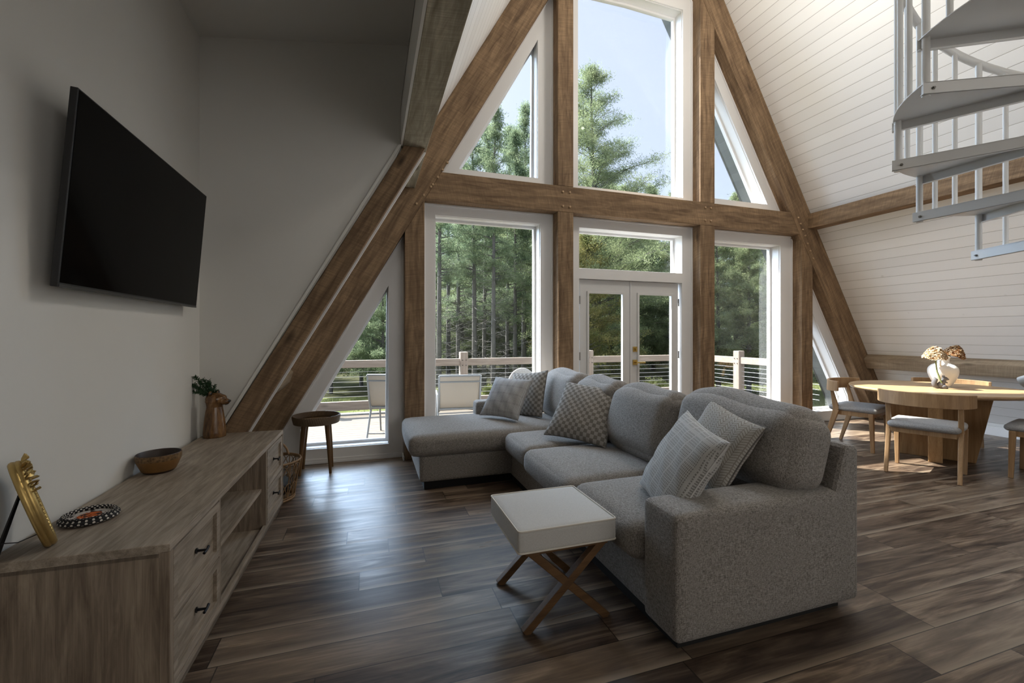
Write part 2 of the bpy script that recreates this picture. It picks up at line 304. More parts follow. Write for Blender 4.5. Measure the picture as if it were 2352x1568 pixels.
# ------------------------------------------------------------------ mesh helpers
class MB:
    def __init__(s): s.v = []; s.f = []
    def add(s, vs, fs):
        o = len(s.v); s.v += [tuple(p) for p in vs]; s.f += [tuple(i+o for i in q) for q in fs]; return s
    def box(s, x0, x1, y0, y1, z0, z1):
        return s.add([(x, y, z) for x in (x0, x1) for y in (y0, y1) for z in (z0, z1)],
                     [(0, 1, 3, 2), (4, 6, 7, 5), (0, 4, 5, 1), (2, 3, 7, 6), (0, 2, 6, 4), (1, 5, 7, 3)])
    def prism(s, poly, a, b, axis='Y'):
        "poly of 2-D points extruded from a to b along axis (Y: poly=(x,z); X: (y,z); Z: (x,y))"
        n = len(poly)
        def P(p, h): return {'Y': (p[0], h, p[1]), 'X': (h, p[0], p[1]), 'Z': (p[0], p[1], h)}[axis]
        return s.add([P(p, a) for p in poly]+[P(p, b) for p in poly],
                     [tuple(range(n)), tuple(range(2*n-1, n-1, -1))]+[(i, i+n, (i+1) % n+n, (i+1) % n) for i in range(n)])
    def ring(s, outer, inner, a, b, axis='Y'):
        n = len(outer); P = lambda p, h: (p[0], h, p[1]) if axis == 'Y' else (p[0], p[1], h)
        vs = [P(p, a) for p in outer]+[P(p, a) for p in inner]+[P(p, b) for p in outer]+[P(p, b) for p in inner]
        fs = []
        for i in range(n):
            j = (i+1) % n
            fs += [(i, j, n+j, n+i), (2*n+i, 3*n+i, 3*n+j, 2*n+j), (i, 2*n+i, 2*n+j, j), (n+i, n+j, 3*n+j, 3*n+i)]
        return s.add(vs, fs)
    def tube(s, pts, r, n=8, caps=True, squash=1.):
        pts = [Vector(p) for p in pts]; m = len(pts); rr = r if isinstance(r, (list, tuple)) else [r]*m
        vs = []; up = None
        for i, p in enumerate(pts):
            t = (pts[min(i+1, m-1)]-pts[max(i-1, 0)]).normalized()
            if up is None: up = Vector((0, 0, 1)) if abs(t.z) < .9 else Vector((1, 0, 0))
            a = t.cross(up).normalized(); bb = a.cross(t).normalized(); up = bb
            for k in range(n):
                w = 2*PI*k/n; vs.append(p+a*math.cos(w)*rr[i]+bb*math.sin(w)*rr[i]*squash)
        fs = [(i*n+k, i*n+(k+1) % n, (i+1)*n+(k+1) % n, (i+1)*n+k) for i in range(m-1) for k in range(n)]
        if caps: fs += [tuple(range(n-1, -1, -1)), tuple(range((m-1)*n, m*n))]
        return s.add(vs, fs)
    def bar(s, p0, p1, w, h, up=(0, 0, 1), w1=None, h1=None):
        "square bar between two points, w across, h along 'up'"
        p0, p1 = Vector(p0), Vector(p1); t = (p1-p0).normalized(); a = t.cross(Vector(up)).normalized(); c = a.cross(t)
        w1 = w if w1 is None else w1; h1 = h if h1 is None else h1
        vs = [p+a*i*ww/2+c*j*hh/2 for p, ww, hh in ((p0, w, h), (p1, w1, h1)) for i, j in ((-1, -1), (1, -1), (1, 1), (-1, 1))]
        return s.add(vs, [(3, 2, 1, 0), (4, 5, 6, 7)]+[(i, (i+1) % 4, (i+1) % 4+4, i+4) for i in range(4)])
    def lathe(s, prof, c=(0, 0, 0), n=32, sx=1., sy=1.):
        m = len(prof); vs = [(c[0]+r*math.cos(2*PI*k/n)*sx, c[1]+r*math.sin(2*PI*k/n)*sy, c[2]+z) for r, z in prof for k in range(n)]
        fs = [(i*n+k, i*n+(k+1) % n, (i+1)*n+(k+1) % n, (i+1)*n+k) for i in range(m-1) for k in range(n)]
        return s.add(vs, fs)
    def ball(s, c, r, n=14, sq=(1, 1, 1), rot=None):
        R = rot.to_matrix() if rot else Matrix.Identity(3); c = Vector(c); vs = []; fs = []
        for i in range(n+1):
            th = PI*i/n
            for k in range(2*n):
                ph = PI*k/n
                vs.append(c+R @ Vector((r*sq[0]*math.sin(th)*math.cos(ph), r*sq[1]*math.sin(th)*math.sin(ph), r*sq[2]*math.cos(th))))
        q = 2*n
        fs = [(i*q+k, i*q+(k+1) % q, (i+1)*q+(k+1) % q, (i+1)*q+k) for i in range(n) for k in range(q)]
        return s.add(vs, fs)
    def rbox(s, c, dims, r, crown=(0, 0, 0), n=12, rot=None, warp=None):
        "cushion-like box: full dims, corner radius r, bulge of each face pair"
        c = Vector(c); h = [d/2 for d in dims]; R = rot.to_matrix() if rot else Matrix.Identity(3)
        idx = {}; vs = []; fs = []
        def ease(t): return math.copysign(1-(1-abs(t))**1.6, t)
        def vert(i, j, k):
            key = (i, j, k)
            if key in idx: return idx[key]
            q = [ease(2*w/n-1) for w in key]
            p = [q[w]*h[w] for w in range(3)]
            inn = [max(-h[w]+r, min(h[w]-r, p[w])) for w in range(3)]
            d = Vector([p[w]-inn[w] for w in range(3)])
            if d.length > 1e-9:
                p = Vector(inn)+d.normalized()*r
            else: p = Vector(p)
            for w in range(3):
                o = [e for e in range(3) if e != w]
                p[w] += crown[w]*q[w]*(1-q[o[0]]**2)*(1-q[o[1]]**2)
            if warp: p = warp(p, q)
            idx[key] = len(vs); vs.append(c+R @ Vector(p)); return idx[key]
        for w in range(3):
            o = [e for e in range(3) if e != w]
            for side in (0, n):
                for a in range(n):
                    for bq in range(n):
                        qd = []
                        for da, db in ((0, 0), (1, 0), (1, 1), (0, 1)):
                            key = [0, 0, 0]; key[w] = side; key[o[0]] = a+da; key[o[1]] = bq+db; qd.append(vert(*key))
                        fs.append(tuple(qd))
        return s.add(vs, fs)
    def build(s, name, mat, parent=None, smooth=None, bevel=0., loc=None, local=None):
        me = bpy.data.meshes.new(name); vs = s.v
        o = bpy.data.objects.new(name, me)
        if local is not None:            # local: 4x4 matrix of the object; vertices are given in world space
            inv = local.inverted(); vs = [inv @ Vector(p) for p in vs]; o.matrix_basis = local
        elif loc is not None: vs = [Vector(p)-Vector(loc) for p in vs]; o.location = loc
        me.from_pydata([tuple(p) for p in vs], [], s.f)
        bm = bmesh.new(); bm.from_mesh(me); bmesh.ops.recalc_face_normals(bm, faces=bm.faces); bm.to_mesh(me); bm.free()
        if smooth is not None:
            me.polygons.foreach_set('use_smooth', [True]*len(me.polygons))
            if smooth < 180: me.set_sharp_from_angle(angle=math.radians(smooth))
        me.materials.append(mat)
        if bevel:
            mo = o.modifiers.new('bevel', 'BEVEL'); mo.width = bevel; mo.segments = 2; mo.limit_method = 'ANGLE'; mo.angle_limit = math.radians(40); mo.harden_normals = False
        COL.objects.link(o)
        if parent: o.parent = parent
        return o

def tag(o, label=None, cat=None, group=None, kind=None):
    if label: o['label'] = label
    if cat: o['category'] = cat
    if group: o['group'] = group
    if kind: o['kind'] = kind
    return o
def thing(name, loc, label, cat, rz=0., group=None):
    o = bpy.data.objects.new(name, None); o.empty_display_size = .1; COL.objects.link(o)
    o.location = loc; o.rotation_euler = (0, 0, rz); return tag(o, label, cat, group)
def copy_tree(o, kids, parent=None):
    c = o.copy(); COL.objects.link(c)
    if parent: c.parent = parent
    for ch in kids.get(o, []): copy_tree(ch, kids, c)
    return c
def kids_of(root):
    d = {}
    for o in list(COL.objects):
        if o.parent: d.setdefault(o.parent, []).append(o)
    return d
def frame_matrix(p0, p1, up=(0, 0, 1)):
    "local X along p0->p1"
    x = (Vector(p1)-Vector(p0)).normalized(); y = Vector(up).cross(x).normalized(); z = x.cross(y)
    m = Matrix((x, y, z)).transposed().to_4x4(); m.translation = p0; return m

# ================================================================== SETTING
YW, YP = 4.86, 4.70                 # window-wall face, front face of the posts
K = 1.735                           # slope of the A-frame
def xin_l(z): return z/K-1.037      # inner rafter line, left / right
def xin_r(z): return 7.497-z/K
def xout_l(z): return z/K-1.427     # roof sheathing
def xout_r(z): return 7.887-z/K
APEX = K*(7.887+1.427)/2; XC = 3.23
YB = -4.5; YD = 3.68; XTV = -1.165

def struct(mb, name, mat, bevel=0., smooth=None):
    o = mb.build(name, mat, bevel=bevel, smooth=smooth); o['kind'] = 'structure'; return o

struct(MB().box(XTV-.1, 8.1, YB-.1, 5.1, -.12, 0), 'floor', m_floor)
# right slope (shiplap) down to the floor, thin slab
struct(MB().prism([(xout_r(0), 0), (xout_r(0)+.2, 0), (XC+.12, APEX+.15), (XC, APEX)], YB, 5.06), 'wall_right', m_ship)
# left slope above the purlin line, and the lower piece between the dormer and the gable
struct(MB().prism([(xout_l(3.07), 3.07), (XC, APEX), (XC-.12, APEX+.15), (.335, 3.24)], YB, 5.06), 'wall_left_slope', m_ship)
struct(MB().prism([(xout_l(0), 0), (xout_l(3.07), 3.07), (xout_l(3.07)-.2, 3.07), (xout_l(0)-.2, 0)], YD+.12, 5.06), 'wall_left_eave', m_ship)
# dormer: wall with the television, wall facing the room, sloping ceiling, header
struct(MB().box(XTV-.12, XTV, YB, YD+.1, 0, 3.9), 'wall_left', m_wall)
struct(MB().prism([(XTV, .38)]+[(.20, 2.75), (.30, 3.0), (.42, 3.0), (.42, 3.75), (XTV, 3.52)], YD, YD+.1), 'wall_dormer', m_wall)
struct(MB().prism([(XTV, 3.462), (.42, 3.715), (.42, 3.80), (XTV-.1, 3.56)], YB, YD+.1), 'ceiling', m_wall)
struct(MB().box(.39, .45, YB, YD+.1, 3.07, 3.74).box(.238, .254, YB, YD, 2.866, 3.17).box(.238, .45, YB, YD, 3.15, 3.17), 'wall_dormer_header', m_wall)
struct(MB().prism([(XTV-.1, 0), (8.2, 0), (8.2, .2), (XC, APEX+.3), (XTV-.1, 3.0)], YB-.1, YB), 'wall_back', m_wall)
struct(MB().ring([(1.48, .58), (5.32, .58), (5.32, 4.02), (1.48, 4.02)], [(1.6, .7), (5.2, .7), (5.2, 3.9), (1.6, 3.9)], YB, YB+.06), 'fill_light_frame', m_white)  # frame added round the fill light; the wall behind has no opening
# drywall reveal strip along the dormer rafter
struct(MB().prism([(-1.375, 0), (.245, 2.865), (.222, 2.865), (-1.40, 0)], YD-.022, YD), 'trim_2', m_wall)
struct(MB().prism([(-1.21, .0), (.43, 2.86), (.452, 2.86), (-1.188, .0)], YD+.055, YD+.085), 'rafter_lit_strip', m_white)  # pale strip added to stand for the rafter's window-lit underside

# ---- gable wall: strips behind the timbers, then one casing per bay
gw = MB()
for a, c in ((.33, .57), (2.08, 2.32), (4.13, 4.40), (5.92, 6.18)): gw.box(a, c, YW+.01, 5.06, 0, 2.9)
for a, c in ((2.08, 2.32), (4.13, 4.40)): gw.box(a, c, YW+.01, 5.06, 2.9, 6.0)
gw.box(.62, 5.84, YW+.01, 5.06, 2.75, 3.09)
gw.prism([(-1.5, 0), (-.99, 0), (XC, 7.45), (XC, 8.15)], YW+.01, 5.06)
gw.prism([(7.45, 0), (7.96, 0), (XC, 8.15), (XC, 7.45)], YW+.01, 5.06)
struct(gw, 'wall_front', m_white)

def bay(name, outer, inner, sill=None):
    w = MB().ring(outer, inner, YW, 5.08).build(name, m_white); w['kind'] = 'structure'
    n = len(outer); cx = sum(p[0] for p in outer)/n; cz = sum(p[1] for p in outer)/n
    def shrink(poly, d):   # move the edges inward by d
        out = []
        for i in range(len(poly)):
            p0, p1, p2 = Vector(poly[i-1]), Vector(poly[i]), Vector(poly[(i+1) % len(poly)])
            e1 = (p1-p0).normalized(); e2 = (p2-p1).normalized(); n1 = Vector((-e1.y, e1.x)); n2 = Vector((-e2.y, e2.x))
            k = 1+n1.dot(n2); out.append(tuple(p1+(n1+n2)/max(k, .25)*d))
        return out
    MB().ring(outer, shrink(outer, .022), YW-.018, YW).build('casing_bead', m_white, w, bevel=.004)
    # sash around the pane, and the pane itself
    MB().ring(inner, shrink(inner, .028), 5.02, 5.07).build('sash', m_white, w, bevel=.003)
    MB().ring(inner, shrink(inner, .006), 4.885, 4.895).build('stop_bead', m_white, w)
    gi = shrink(inner, .02)
    MB().prism(gi, 5.04, 5.046).build('pane', m_glass, w)
    return w, shrink
bay('window_1', [(-1.03, .002), (.35, 0), (.35, 2.406), (-1.035, .004)], [(-.667, .15), (.19, .15), (.19, 1.845), (-.667, .36)])
bay('window_2', [(.553, 0), (2.10, 0), (2.10, 2.766), (.553, 2.766)], [(.689, .15), (1.942, .15), (1.942, 2.645), (.689, 2.645)])
# door bay: ring with two openings
wd = MB().ring([(2.30, 2.07), (4.147, 2.07), (4.147, 2.766), (2.30, 2.766)], [(2.455, 2.14), (3.985, 2.14), (3.985, 2.642), (2.455, 2.642)], YW, 5.08)
wd.box(2.30, 2.455, YW, 5.08, 0, 2.07).box(3.985, 4.147, YW, 5.08, 0, 2.07).box(2.455, 3.985, YW, 5.08, 2.012, 2.07)
wd = wd.build('window_3', m_white); wd['kind'] = 'structure'
MB().ring([(2.30, 0), (4.147, 0), (4.147, 2.766), (2.30, 2.766)], [(2.322, .0), (4.125, .0), (4.125, 2.744), (2.322, 2.744)], YW-.018, YW).build('casing_bead', m_white, wd, bevel=.004)
MB().ring([(2.455, 2.14), (3.985, 2.14), (3.985, 2.642), (2.455, 2.642)], [(2.483, 2.168), (3.957, 2.168), (3.957, 2.614), (2.483, 2.614)], 5.02, 5.07).build('sash', m_white, wd, bevel=.003)
MB().box(2.475, 3.965, 5.04, 5.046, 2.16, 2.62).build('pane', m_glass, wd)
bay('window_4', [(4.38, 0), (5.943, 0), (5.943, 2.766), (4.38, 2.766)], [(4.51, .15), (5.722, .15), (5.722, 2.626), (4.51, 2.626)])
bay('window_5', [(6.156, 0), (7.49, .002), (7.493, .006), (6.156, 2.325)], [(6.315, .15), (7.125, .15), (7.125, .34), (6.315, 1.725)])
bay('window_6', [(.77, 3.07), (2.10, 3.07), (2.10, 5.443), (.733, 3.072)], [(.955, 3.187), (1.908, 3.187), (1.908, 4.84), (.952, 3.19)])
bay('window_7', [(2.30, 3.07), (4.147, 3.07), (4.147, 5.81), (XC, 7.40), (2.30, 5.79)], [(2.44, 3.155), (4.0, 3.155), (4.0, 5.68), (XC, 5.70), (2.44, 5.68)])
bay('window_8', [(4.38, 3.07), (5.70, 3.07), (5.725, 3.075), (4.38, 5.407)], [(4.50, 3.20), (5.473, 3.20), (5.474, 3.205), (4.50, 4.895)])

# ---- french doors
def door(name, x0, x1, hinge_right):
    YDo = 4.905; d = MB().ring([(x0, .012), (x1, .012), (x1, 2.008), (x0, 2.008)], [(x0+.115, .25), (x1-.105, .25), (x1-.105, 1.845), (x0+.115, 1.845)], YDo, YDo+.045)
    d = d.build(name, m_doorwhite, bevel=.002); d['kind'] = 'structure'
    q = [(x0+.095, .23), (x1-.085, .23), (x1-.085, 1.865), (x0+.095, 1.865)]; qi = [(x0+.125, .26), (x1-.115, .26), (x1-.115, 1.835), (x0+.125, 1.835)]
    MB().ring(q, qi, YDo-.014, YDo).build('glazing_bead', m_doorwhite, d, bevel=.004)
    MB().box(x0+.11, x1-.10, YDo+.02, YDo+.026, .245, 1.85).build('pane', m_glass, d)
    for zz in (.3, 1.05, 1.75):
        xx = x1+.004 if hinge_right else x0-.004
        MB().tube([(xx, YDo-.008, zz-.05), (xx, YDo-.008, zz+.05)], .008, 8).build('hinge', m_bolt, d, smooth=50)
    return d, YDo
dl, _ = door('door_1', 2.487, 3.208, False)
dr, yd = door('door_2', 3.218, 3.955, True)
MB().box(3.202, 3.228, yd-.010, yd, .012, 2.008).build('astragal', m_doorwhite, dr, bevel=.002)
dd = MB().box(3.248, 3.312, yd-.012, yd, 1.095, 1.163).build('deadbolt', m_brass, dr, bevel=.003)
MB().box(3.273, 3.289, yd-.034, yd-.012, 1.112, 1.146).build('thumb_turn', m_brass, dd, bevel=.003)
hh = MB().box(3.246, 3.314, yd-.012, yd, .925, .993)
hh.tube([(3.28, yd-.010, .959), (3.28, yd-.055, .959)], .011, 10).box(3.27, 3.40, yd-.066, yd-.050, .949, .968)
hh.build('door_handle', m_brass, dr, bevel=.003)

# baseboards
bb = MB().box(-.74, .33, YW-.014, YW, 0, .05).box(.33, .345, YP-.014, YW, 0, .045); struct(bb, 'baseboard_front', m_white, .004)
struct(MB().box(XTV, XTV+.014, YB, YD, 0, .10), 'baseboard_left', m_white, .003)
struct(MB().prism([(7.745, 0), (7.88, 0), (7.815, .115), (7.755, .115)], YB, YP), 'baseboard_right', m_white, .003)

# ================================================================== TIMBERS
def timber(name, p0, p1, w, h, up, label, cat='beam', mat=None, group=None, mb=None):
    M = frame_matrix(p0, p1, up)
    mb = mb or MB().bar(p0, p1, w, h, up)
    return tag(mb.build(name, mat or m_beam, local=M, bevel=.006), label, cat, group)
def pegs(parent, pts, y):
    for x, z in pts:
        o = MB().lathe([(0, -.012), (.013, -.012), (.013, .010), (.009, .014), (0, .014)], n=10).build('peg', m_peg, None, 40)
        o.parent = parent; W = Matrix.Translation((x, y, z)) @ Euler((PI/2, 0, 0)).to_matrix().to_4x4()
        o.matrix_parent_inverse = Matrix.Identity(4); o.matrix_basis = parent.matrix_basis.inverted() @ W

PX = ((.35, .553), (2.10, 2.30), (4.147, 4.38), (5.943, 6.156))
plab = ('tall dark timber post beside the low triangular window', 'timber post below the beam between large left window and french doors',
        'timber post below the beam just right of the french doors', 'timber post right of the tall right-hand window')
def zin_l(x): return K*(x+1.037)
posts = []
for i, (a, c) in enumerate(PX):
    if i == 0: poly = [(a, 0), (c, 0), (c, zin_l(c)), (a, zin_l(a))]
    elif i == 3: poly = [(a, 0), (c, 0), (c, K*(7.497-c)), (a, K*(7.497-a))]
    else: poly = [(a, 0), (c, 0), (c, 2.766), (a, 2.766)]
    mb = MB().prism(poly, YP, YW+.005); xm = (a+c)/2
    posts.append(timber('timber_post', (xm, YP, 0), (xm, YP, 1), 0, 0, (0, 1, 0), plab[i], 'post', group='timber posts of the gable', mb=mb))
for (a, c), lab in (((2.10, 2.30), 'upper timber post between triangular window and the big central window'),
                    ((4.147, 4.38), 'upper timber post right of the big central window')):
    top = min(K*(a+1.037), K*(7.497-c)) if a < 3 else K*(7.497-c)
    poly = [(a, 3.07), (c, 3.07), (c, K*(c+1.037)), (a, K*(a+1.037))] if a < 3 else [(a, 3.07), (c, 3.07), (c, K*(7.497-c)), (a, K*(7.497-a))]
    mb = MB().prism(poly, YP, YW+.005); xm = (a+c)/2
    timber('timber_post', (xm, YP, 3.07), (xm, YP, 4), 0, 0, (0, 1, 0), lab, 'post', group='timber posts of the gable', mb=mb)
tb = timber('tie_beam', (.6, YP, 2.9), (5.8, YP, 2.9), 0, 0, (0, 0, 1), 'long horizontal timber beam across the window wall', 'beam',
            mb=MB().prism([(xin_l(2.766), 2.766), (xin_r(2.766), 2.766), (xin_r(3.07), 3.07), (xin_l(3.07), 3.07)], YP, YW+.005))
pegs(tb, [(2.16, 3.0), (2.25, 3.0), (2.16, 2.83), (2.25, 2.83), (4.22, 3.0), (4.31, 3.0), (4.22, 2.83), (4.31, 2.83)], YP-.002)
rl = timber('rafter', (xin_l(0), YP, 0), (xin_l(7), YP, 7), 0, 0, (0, 1, 0), 'left slanting rafter of the window wall, rising from the floor behind the stool', 'beam',
            mb=MB().prism([(xin_l(0), 0), (XC, K*(XC+1.037)), (XC, K*(XC+1.427)), (xout_l(0), 0)], YP-.004, YW))
rr_ = timber('rafter', (xin_r(0), YP, 0), (xin_r(7), YP, 7), 0, 0, (0, 1, 0), 'right slanting rafter of the window wall, rising from behind the dining table', 'beam',
             mb=MB().prism([(xin_r(0), 0), (XC, K*(7.497-XC)), (XC, K*(7.887-XC)), (xout_r(0), 0)], YP-.004, YW))
pegs(rl, [(.47+.075*i, 2.70+.097*i) for i in range(3)]+[(.52+.052*i+.12, 2.92+.085*i) for i in range(4)], YP-.006)
pegs(rr_, [(5.86+.045*i, 3.0-.083*i) for i in range(4)]+[(6.04+.055*i, 2.64-.105*i) for i in range(3)], YP-.006)
timber('rafter', (-1.205, YD-.06, 0), (.4, YD-.06, 2.8), 0, 0, (0, 1, 0), 'short dark slanting timber at the edge of the grey dormer wall, above the bear vase', 'beam',
       mb=MB().prism([(-1.205, 0), (.437, 2.865), (.267, 2.865), (-1.375, 0)], YD-.02, YD+.08))
timber('purlin', (.354, YB, 2.97), (.354, YP, 2.97), 0, 0, (0, 0, 1), 'weathered grey beam overhead, running to the left rafter', 'beam', m_beam_grey,
       mb=MB().box(.254, .454, YB, YP-.004, 2.865, 3.07))
timber('purlin', (6.16, YB, 2.97), (6.16, YP, 2.97), 0, 0, (0, 0, 1), 'timber purlin crossing the white sloping boards behind the spiral stair', 'beam',
       mb=MB().box(6.055, 6.262, YB, YP-.004, 2.857, 3.07))
timber('purlin', (7.3, YB, .9), (7.3, YP, .9), 0, 0, (0, 0, 1), 'low pale timber rail along the sloping wall behind the dining table', 'beam', m_beam_pale,
       mb=MB().prism([(7.30, 1.02), (7.207, .945), (7.268, .80), (7.43, .80)], YB, YP-.004))
timber('purlin', (-.84, YD+.08, .9), (-.84, YP, .9), 0, 0, (0, 0, 1), 'short timber block between the two dark slanting timbers, above the cabinet end', 'beam', m_beam_pale,
       mb=MB().prism([(-.80, 1.045), (-.705, .96), (-.735, .86), (-.79, .80), (-1.0, .78)], YD+.08, YP-.004))

# ================================================================== TELEVISION
tv = thing('television', (-1.07, 2.71, 1.86), 'large black flat-screen television mounted tilted on the left wall', 'television')
tm = Matrix.Translation((-1.072, 2.712, 1.868)) @ Euler((0, math.radians(4.6), 0)).to_matrix().to_4x4()
def tvpart(mb, name, mat, **k):
    mb.v = [tuple(tm @ Vector(p)) for p in mb.v]; o = mb.build(name, mat, **k); o.parent = tv; o.location = -tv.location; return o
tvpart(MB().box(-.012, .012, -.672, .672, -.372, .372), 'bezel', m_black, bevel=.002)
tvpart(MB().box(.0121, .0135, -.664, .664, -.356, .366), 'screen', m_screen)
tvpart(MB().box(-.045, -.012, -.60, .60, -.365, .05), 'rear_housing', m_black, bevel=.01)
tvpart(MB().box(-.010, .0142, -.668, .668, -.3718, -.362), 'bottom_strip', M_plain('grey_strip', (.09, .09, .09), .3, .7))
tvpart(MB().box(-.075, -.045, -.22, .22, -.16, .16), 'wall_mount', m_hw)

# ================================================================== MEDIA CABINET
cab = thing('media_cabinet', (-.65, 1.78, 0), 'long low greyed-oak media cabinet with four drawers against the left wall', 'cabinet', math.radians(-.95))
# local: x<0 towards the wall, y along the front, x=0 is the front face
CL, CD, CH, ZB = 1.87, .505, .605, .055
def cp(mb, name, mat, par=cab, **k): return mb.build(name, mat, par, **k)
cp(MB().box(-CD, 0, 0, CL, CH-.028, CH).box(-CD, -.028, .0, .022, .56, CH-.026), 'top', m_oak_x, bevel=.0025)
cp(MB().box(-CD, -.03, 0, .022, ZB, CH-.028), 'side_panel', m_oak_z, bevel=.0015)
cp(MB().box(-CD, -.03, CL-.022, CL, ZB, CH-.028), 'side_panel', m_oak_z, bevel=.0015)
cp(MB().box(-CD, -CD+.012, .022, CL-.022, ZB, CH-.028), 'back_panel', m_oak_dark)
cp(MB().box(-CD, 0, .022, CL-.022, ZB, ZB+.022).box(-.022, 0, .022, CL-.022, ZB-.0, ZB+.045), 'bottom_panel', m_oak_x, bevel=.0015)
for y0 in (0, CL-.03): cp(MB().box(-.03, 0, y0, y0+.03, ZB, CH-.028), 'corner_post', m_oak_z, bevel=.002)
Y1, Y2 = .50, 1.385
for y0 in (Y1, Y2-.022): cp(MB().box(-CD+.02, -.004, y0, y0+.022, ZB+.02, CH-.028), 'divider', m_oak_z, bevel=.0015)
cp(MB().box(-CD+.02, -.03, Y1+.022, Y2-.022, .315, .335), 'shelf', m_oak_x, bevel=.0015)
def drawer(y0, y1, z0, z1):
    d = MB().ring([(y0, z0), (y1, z0), (y1, z1), (y0, z1)], [(y0+.035, z0+.035), (y1-.035, z0+.035), (y1-.035, z1-.035), (y0+.035, z1-.035)], 0, 1)
    d.v = [(-.022+.022*p[1]*.95, p[0], p[2]) for p in d.v]
    d.box(-.40, -.016, y0+.004, y1-.004, z0+.004, z1-.004)
    o = d.build('drawer', m_oak_x, cab, bevel=.0015)
    ym, zm = (y0+y1)/2+.0, (z0+z1)/2+.01
    h = MB().tube([(-.014, ym, zm), (.022, ym, zm)], [.006, .0045], 8).tube([(.022, ym-.024, zm-.003), (.024, ym, zm), (.022, ym+.024, zm+.003)], [.0055, .0045, .0055], 8)
    h.tube([(-.013, ym, zm), (-.009, ym, zm)], .011, 10)
    h.build('handle', m_hw, o, smooth=50)
for a, c in ((.034, Y1-.004), (Y2+.004, CL-.034)):
    drawer(a, c, .325, CH-.036); drawer(a, c, .105, .318)
for x, y in ((-.05, CL-.19), (-.05, .2), (-CD+.05, CL-.19), (-CD+.05, .2)):
    cp(MB().tube([(x, y, 0), (x, y, ZB)], [.022, .027], 14), 'leg', m_oak_z, smooth=50)

# ---- things on the cabinet
ZT = CH
bowl = MB().lathe([(0, 0), (.062, 0), (.074, .012), (.092, .055), (.098, .072), (.098, .094), (.094, .098), (.090, .092), (.086, .06), (.066, .02), (0, .014)], n=40)
mb_, nt, b, _ = new_mat('ochre_carved_wood'); v = coords(nt, False); x, y, z = sep(nt, v)
vo = nt.nodes.new('ShaderNodeTexVoronoi'); vo.inputs['Scale'].default_value = 85; nt.links.new(v, vo.inputs['Vector'])
band = mt(nt, 'GREATER_THAN', z, .066)
cb = mix(nt, vo.outputs['Distance'], (.04, .018, .006), (.24, .14, .055)); cc = mix(nt, noise(nt, v, 40, 4), (.15, .070, .018), (.22, .11, .03))
r2 = mt(nt, 'SQRT', mt(nt, 'ADD', mt(nt, 'MULTIPLY', x, x), mt(nt, 'MULTIPLY', y, y)))
c3 = mix(nt, mt(nt, 'LESS_THAN', r2, mt(nt, 'ADD', mt(nt, 'MULTIPLY', z, .27), .070)), mix(nt, band, cc, cb), (.03, .016, .010))
put(nt, b.inputs['Base Color'], c3); b.inputs['Roughness'].default_value = .5
bo = bowl.build('bowl', mb_, smooth=35); bo.location = (-1.05, 2.745, ZT)
tag(bo, 'small round ochre wooden bowl with a dark carved rim on the cabinet', 'bowl')

# woven coaster / trivet: rings of braided coils
tr = thing('woven_trivet', (-1.03, 2.11, ZT), 'small black and white woven trivet with an orange centre on the cabinet', 'trivet')
mw, nt, b, _ = new_mat('braided_black_white'); v = coords(nt, False); x, y, z = sep(nt, v)
ang = mt(nt, 'ARCTAN2', y, x); rad = mt(nt, 'SQRT', mt(nt, 'ADD', mt(nt, 'MULTIPLY', x, x), mt(nt, 'MULTIPLY', y, y)))
st = mt(nt, 'GREATER_THAN', mt(nt, 'MULTIPLY', mt(nt, 'SINE', mt(nt, 'MULTIPLY', ang, 27.)), mt(nt, 'SINE', mt(nt, 'ADD', mt(nt, 'MULTIPLY', rad, 420.), mt(nt, 'MULTIPLY', z, 380.)))), .30)
rim = mix(nt, st, (.012, .011, .012), (.62, .58, .52))
n5 = noise(nt, v, 45, 3)
inn = mix(nt, mt(nt, 'GREATER_THAN', n5, .56), (.50, .46, .43), (.03, .025, .025))
cen = mix(nt, mt(nt, 'GREATER_THAN', n5, .45), (.05, .03, .02), (.55, .12, .02))
put(nt, b.inputs['Base Color'], mix(nt, mt(nt, 'GREATER_THAN', rad, .066), mix(nt, mt(nt, 'LESS_THAN', rad, .036), inn, cen), rim)); b.inputs['Roughness'].default_value = .9
def ringtube(r, z, t, n=48): return [(r*math.cos(2*PI*i/n), r*math.sin(2*PI*i/n), z) for i in range(n+1)]
MB().tube(ringtube(.082, .013, 0), .0085, 8, False).tube(ringtube(.074, .024, 0), .0075, 8, False).build('braided_rim', mw, tr, smooth=60)
t_ = MB()
for k in range(7): t_.tube(ringtube(.010+.0098*k, .012, 0, 40), .0062, 6, False)
t_.lathe([(0, .004), (.075, .004), (.075, .012), (0, .013)], n=32); t_.build('woven_disc', mw, tr, smooth=60)

# gold oval mirror on an easel stand
gm = thing('oval_mirror', (-1.03, 1.90, ZT), 'small oval gold-framed mirror leaning on a black easel stand on the cabinet', 'mirror')
A_, B_ = .092, .152; lean = math.radians(16)
